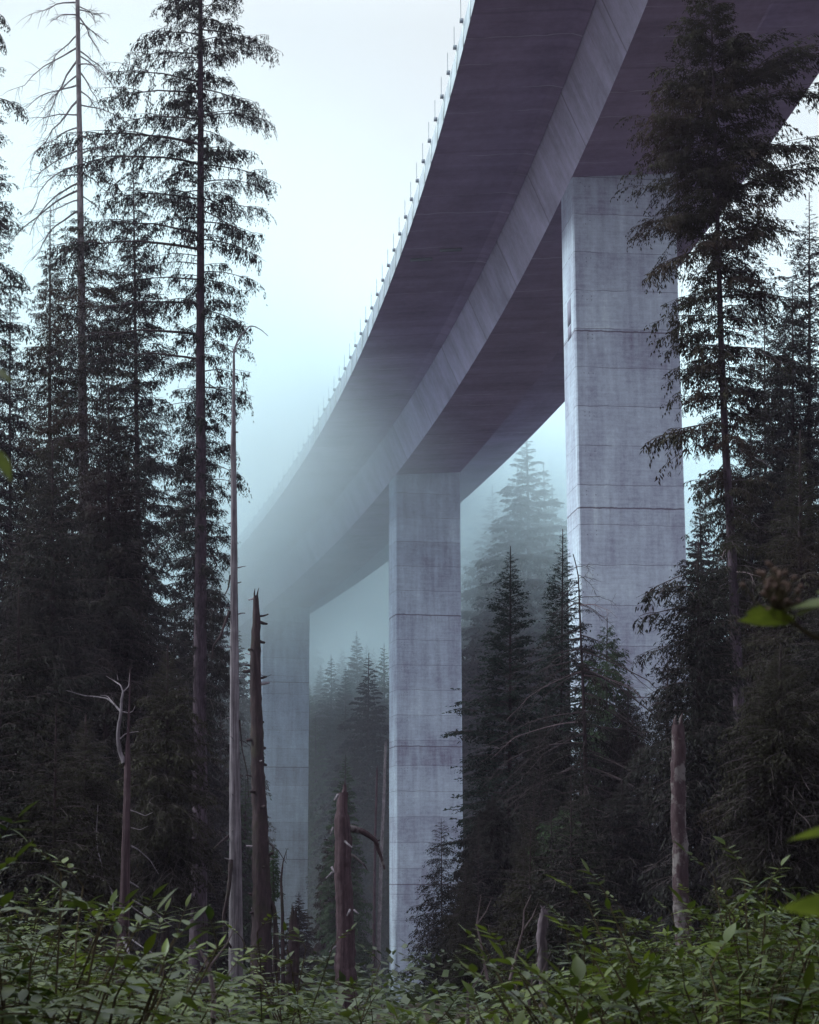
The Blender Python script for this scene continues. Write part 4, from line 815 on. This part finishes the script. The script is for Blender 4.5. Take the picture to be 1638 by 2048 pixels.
# ------------------------------------------------------------------ understorey saplings
SAP = [conifer('hemlock_sapling', 'x', 'tree', [(0, 0, -.2), (.03, 0, H*.5), (0, .02, H)], .035, .006, [(.04, H*.24), (.4, H*.22), (.8, H*.1), (.98, .12)], 'hemlock_n', 70, mt_, seed=700+i_, bmat='bark_dark', elev=(30, -14), seg=14) for i_, (H, mt_) in enumerate([(4.2, 'needle'), (3.2, 'needle_olive'), (5.2, 'needle_dark')])]
rng = np.random.default_rng(303); cnt = 0
for k in range(400):
    if cnt >= 64: break
    d = rng.uniform(21, 62); px = rng.choice([rng.uniform(-40, 430), rng.uniform(870, 1680)])
    if (120 < px < 450 and d < 47) or (1230 < px < 1470 and d < 34): continue
    p = W(px, 1700, d); i_ = cnt % 3; o = SAP[i_]
    if cnt > 2:
        o = SAP[i_].copy(); COL.objects.link(o)
        for c in SAP[i_].children: cc = c.copy(); cc.parent = o; COL.objects.link(cc)
    s_ = rng.uniform(.6, 1.15); o.location = (p[0], d, float(ground(p[0], d))); o.rotation_euler = (0, 0, rng.uniform(0, 6.28)); o.scale = (s_*1.1, s_*1.1, s_)
    o['label'] = 'dark young hemlock of the shaded understorey beneath the taller trees'; o['group'] = 'hemlock saplings of the understorey'; cnt += 1
# tall unseen hemlocks, added around the viewpoint to shade the thicket
HP = conifer('hemlock_tree', 'tall unseen hemlock added near the viewpoint to shade the thicket', 'tree', [(0, 0, -.3), (.05, 0, 11), (0, .05, 23)], .22, .02, [(.10, 2.2), (.35, 3.1), (.65, 2.4), (.98, .3)], 'hemlock', 110, 'needle', seed=801, bmat='bark_dark', elev=(30, -16), group='added shade hemlocks around the viewpoint')
for k, (x, y) in enumerate([(-6.5, -1.5), (-5.2, 4.5), (7.8, -1.0), (6.6, 8.0), (.5, -5.5), (3.5, -3.5), (-8.2, 11.0), (9.5, 14.5)]):
    o = HP
    if k:
        o = HP.copy(); COL.objects.link(o)
        for c in HP.children: cc = c.copy(); cc.parent = o; COL.objects.link(cc)
    o.location = (x, y, float(ground(x, y))); o.rotation_euler = (0, 0, k*1.7)
# ------------------------------------------------------------------ undergrowth: low mass nobody could count
rng = np.random.default_rng(99); g = Geo(); N = 26000
yy = 9+rng.random(N)**1.3*125; xx = (rng.random(N)-.5)*yy*.62+rng.normal(0, 1, N); zz = ground(xx, yy)
hh = rng.random(N)*(.5+1.1*sstep(10, 60, yy)); az = rng.random(N)*6.28; el = rng.normal(-.1, .35, N)
D = np.stack([np.cos(az)*np.cos(el), np.sin(az)*np.cos(el), np.sin(el)], 1); S = np.stack([-np.sin(az), np.cos(az), rng.normal(0, .3, N)], 1)
sz = (.10+.10*rng.random(N))*(1+yy/45)
V, Q = spray_quads(np.stack([xx, yy, zz+hh], 1), D, sz, sz*.42, rng, S)
tag(mesh('undergrowth', V, [Q], M['leaf_low']), 'low tangled undergrowth covering the forest floor', kind='stuff')
# ------------------------------------------------------------------ air
def vbox(name, lo, hi):
    g = Geo(); lo = np.array(lo, float); hi = np.array(hi, float); c = (lo+hi)/2; h = (hi-lo)/2
    box(g, c, (h[0], 0, 0), (0, h[1], 0), (0, 0, h[2]), 0); return g
b = NB('thin_haze'); pv = b.n('ShaderNodeVolumePrincipled'); pv.inputs['Color'].default_value = (.84, .70, 1, 1)
pv.inputs['Density'].default_value = .00027; pv.inputs['Anisotropy'].default_value = 0; b.l(pv.outputs[0], b.out.inputs['Volume'])
haze = vbox('haze', (-430, -125, -13), (430, 630, 190)).build('haze', b.mat); tag(haze, 'thin pale mist filling the air of the whole valley', kind='stuff')
b = NB('fog_bank'); pv = b.n('ShaderNodeVolumePrincipled'); pv.inputs['Color'].default_value = (.85, .950, 1, 1)
tc = b.n('ShaderNodeTexCoord'); P = tc.outputs['Object']; s = b.n('ShaderNodeSeparateXYZ'); b.l(P, s.inputs[0])
X, Y, Z = s.outputs
wob = b.math('SUBTRACT', b.noise(P, .030, 4), .5)
Yw = b.math('ADD', Y, b.math('MULTIPLY', wob, 40)); Zw = b.math('ADD', Z, b.math('MULTIPLY', wob, 20))
fy = b.n('ShaderNodeMapRange', interpolation_type='SMOOTHSTEP'); b.l(b.math('SUBTRACT', Yw, b.math('MULTIPLY', b.math('MINIMUM', b.math('MAXIMUM', X, -40.0), 6.0), 2.0)), fy.inputs[0])
fy.inputs[1].default_value = 112; fy.inputs[2].default_value = 160
fz = b.n('ShaderNodeMapRange', interpolation_type='SMOOTHSTEP'); b.l(Zw, fz.inputs[0]); fz.inputs[1].default_value = 17; fz.inputs[2].default_value = 36
top = b.n('ShaderNodeMapRange', interpolation_type='SMOOTHSTEP'); b.l(Zw, top.inputs[0]); top.inputs[1].default_value = 36; top.inputs[2].default_value = 56; top.inputs[3].default_value = 1; top.inputs[4].default_value = .05
d = b.math('MULTIPLY', b.math('MULTIPLY', fy.outputs[0], top.outputs[0]), b.math('ADD', b.math('MULTIPLY', fz.outputs[0], .064), .0015))
d = b.math('MULTIPLY', d, b.mapr(b.noise(P, .05, 4, .6), .36, .64, .45, 1.55))
# the bank thins out on its open left side, where the light comes in
lft = b.n('ShaderNodeMapRange', interpolation_type='SMOOTHSTEP'); b.l(b.math('ADD', X, b.math('MULTIPLY', b.math('SUBTRACT', Yw, 90.0), .22)), lft.inputs[0]); lft.inputs[1].default_value = -42; lft.inputs[2].default_value = -8; lft.inputs[3].default_value = .04
d = b.math('MULTIPLY', d, lft.outputs[0])
b.l(d, pv.inputs['Density']); b.l(pv.outputs[0], b.out.inputs['Volume'])
fog = vbox('fog', (-150, 100, -10), (160, 420, 75)).build('fog_bank', b.mat); tag(fog, 'dense pale blue fog bank swallowing the far spans of the viaduct', kind='stuff')
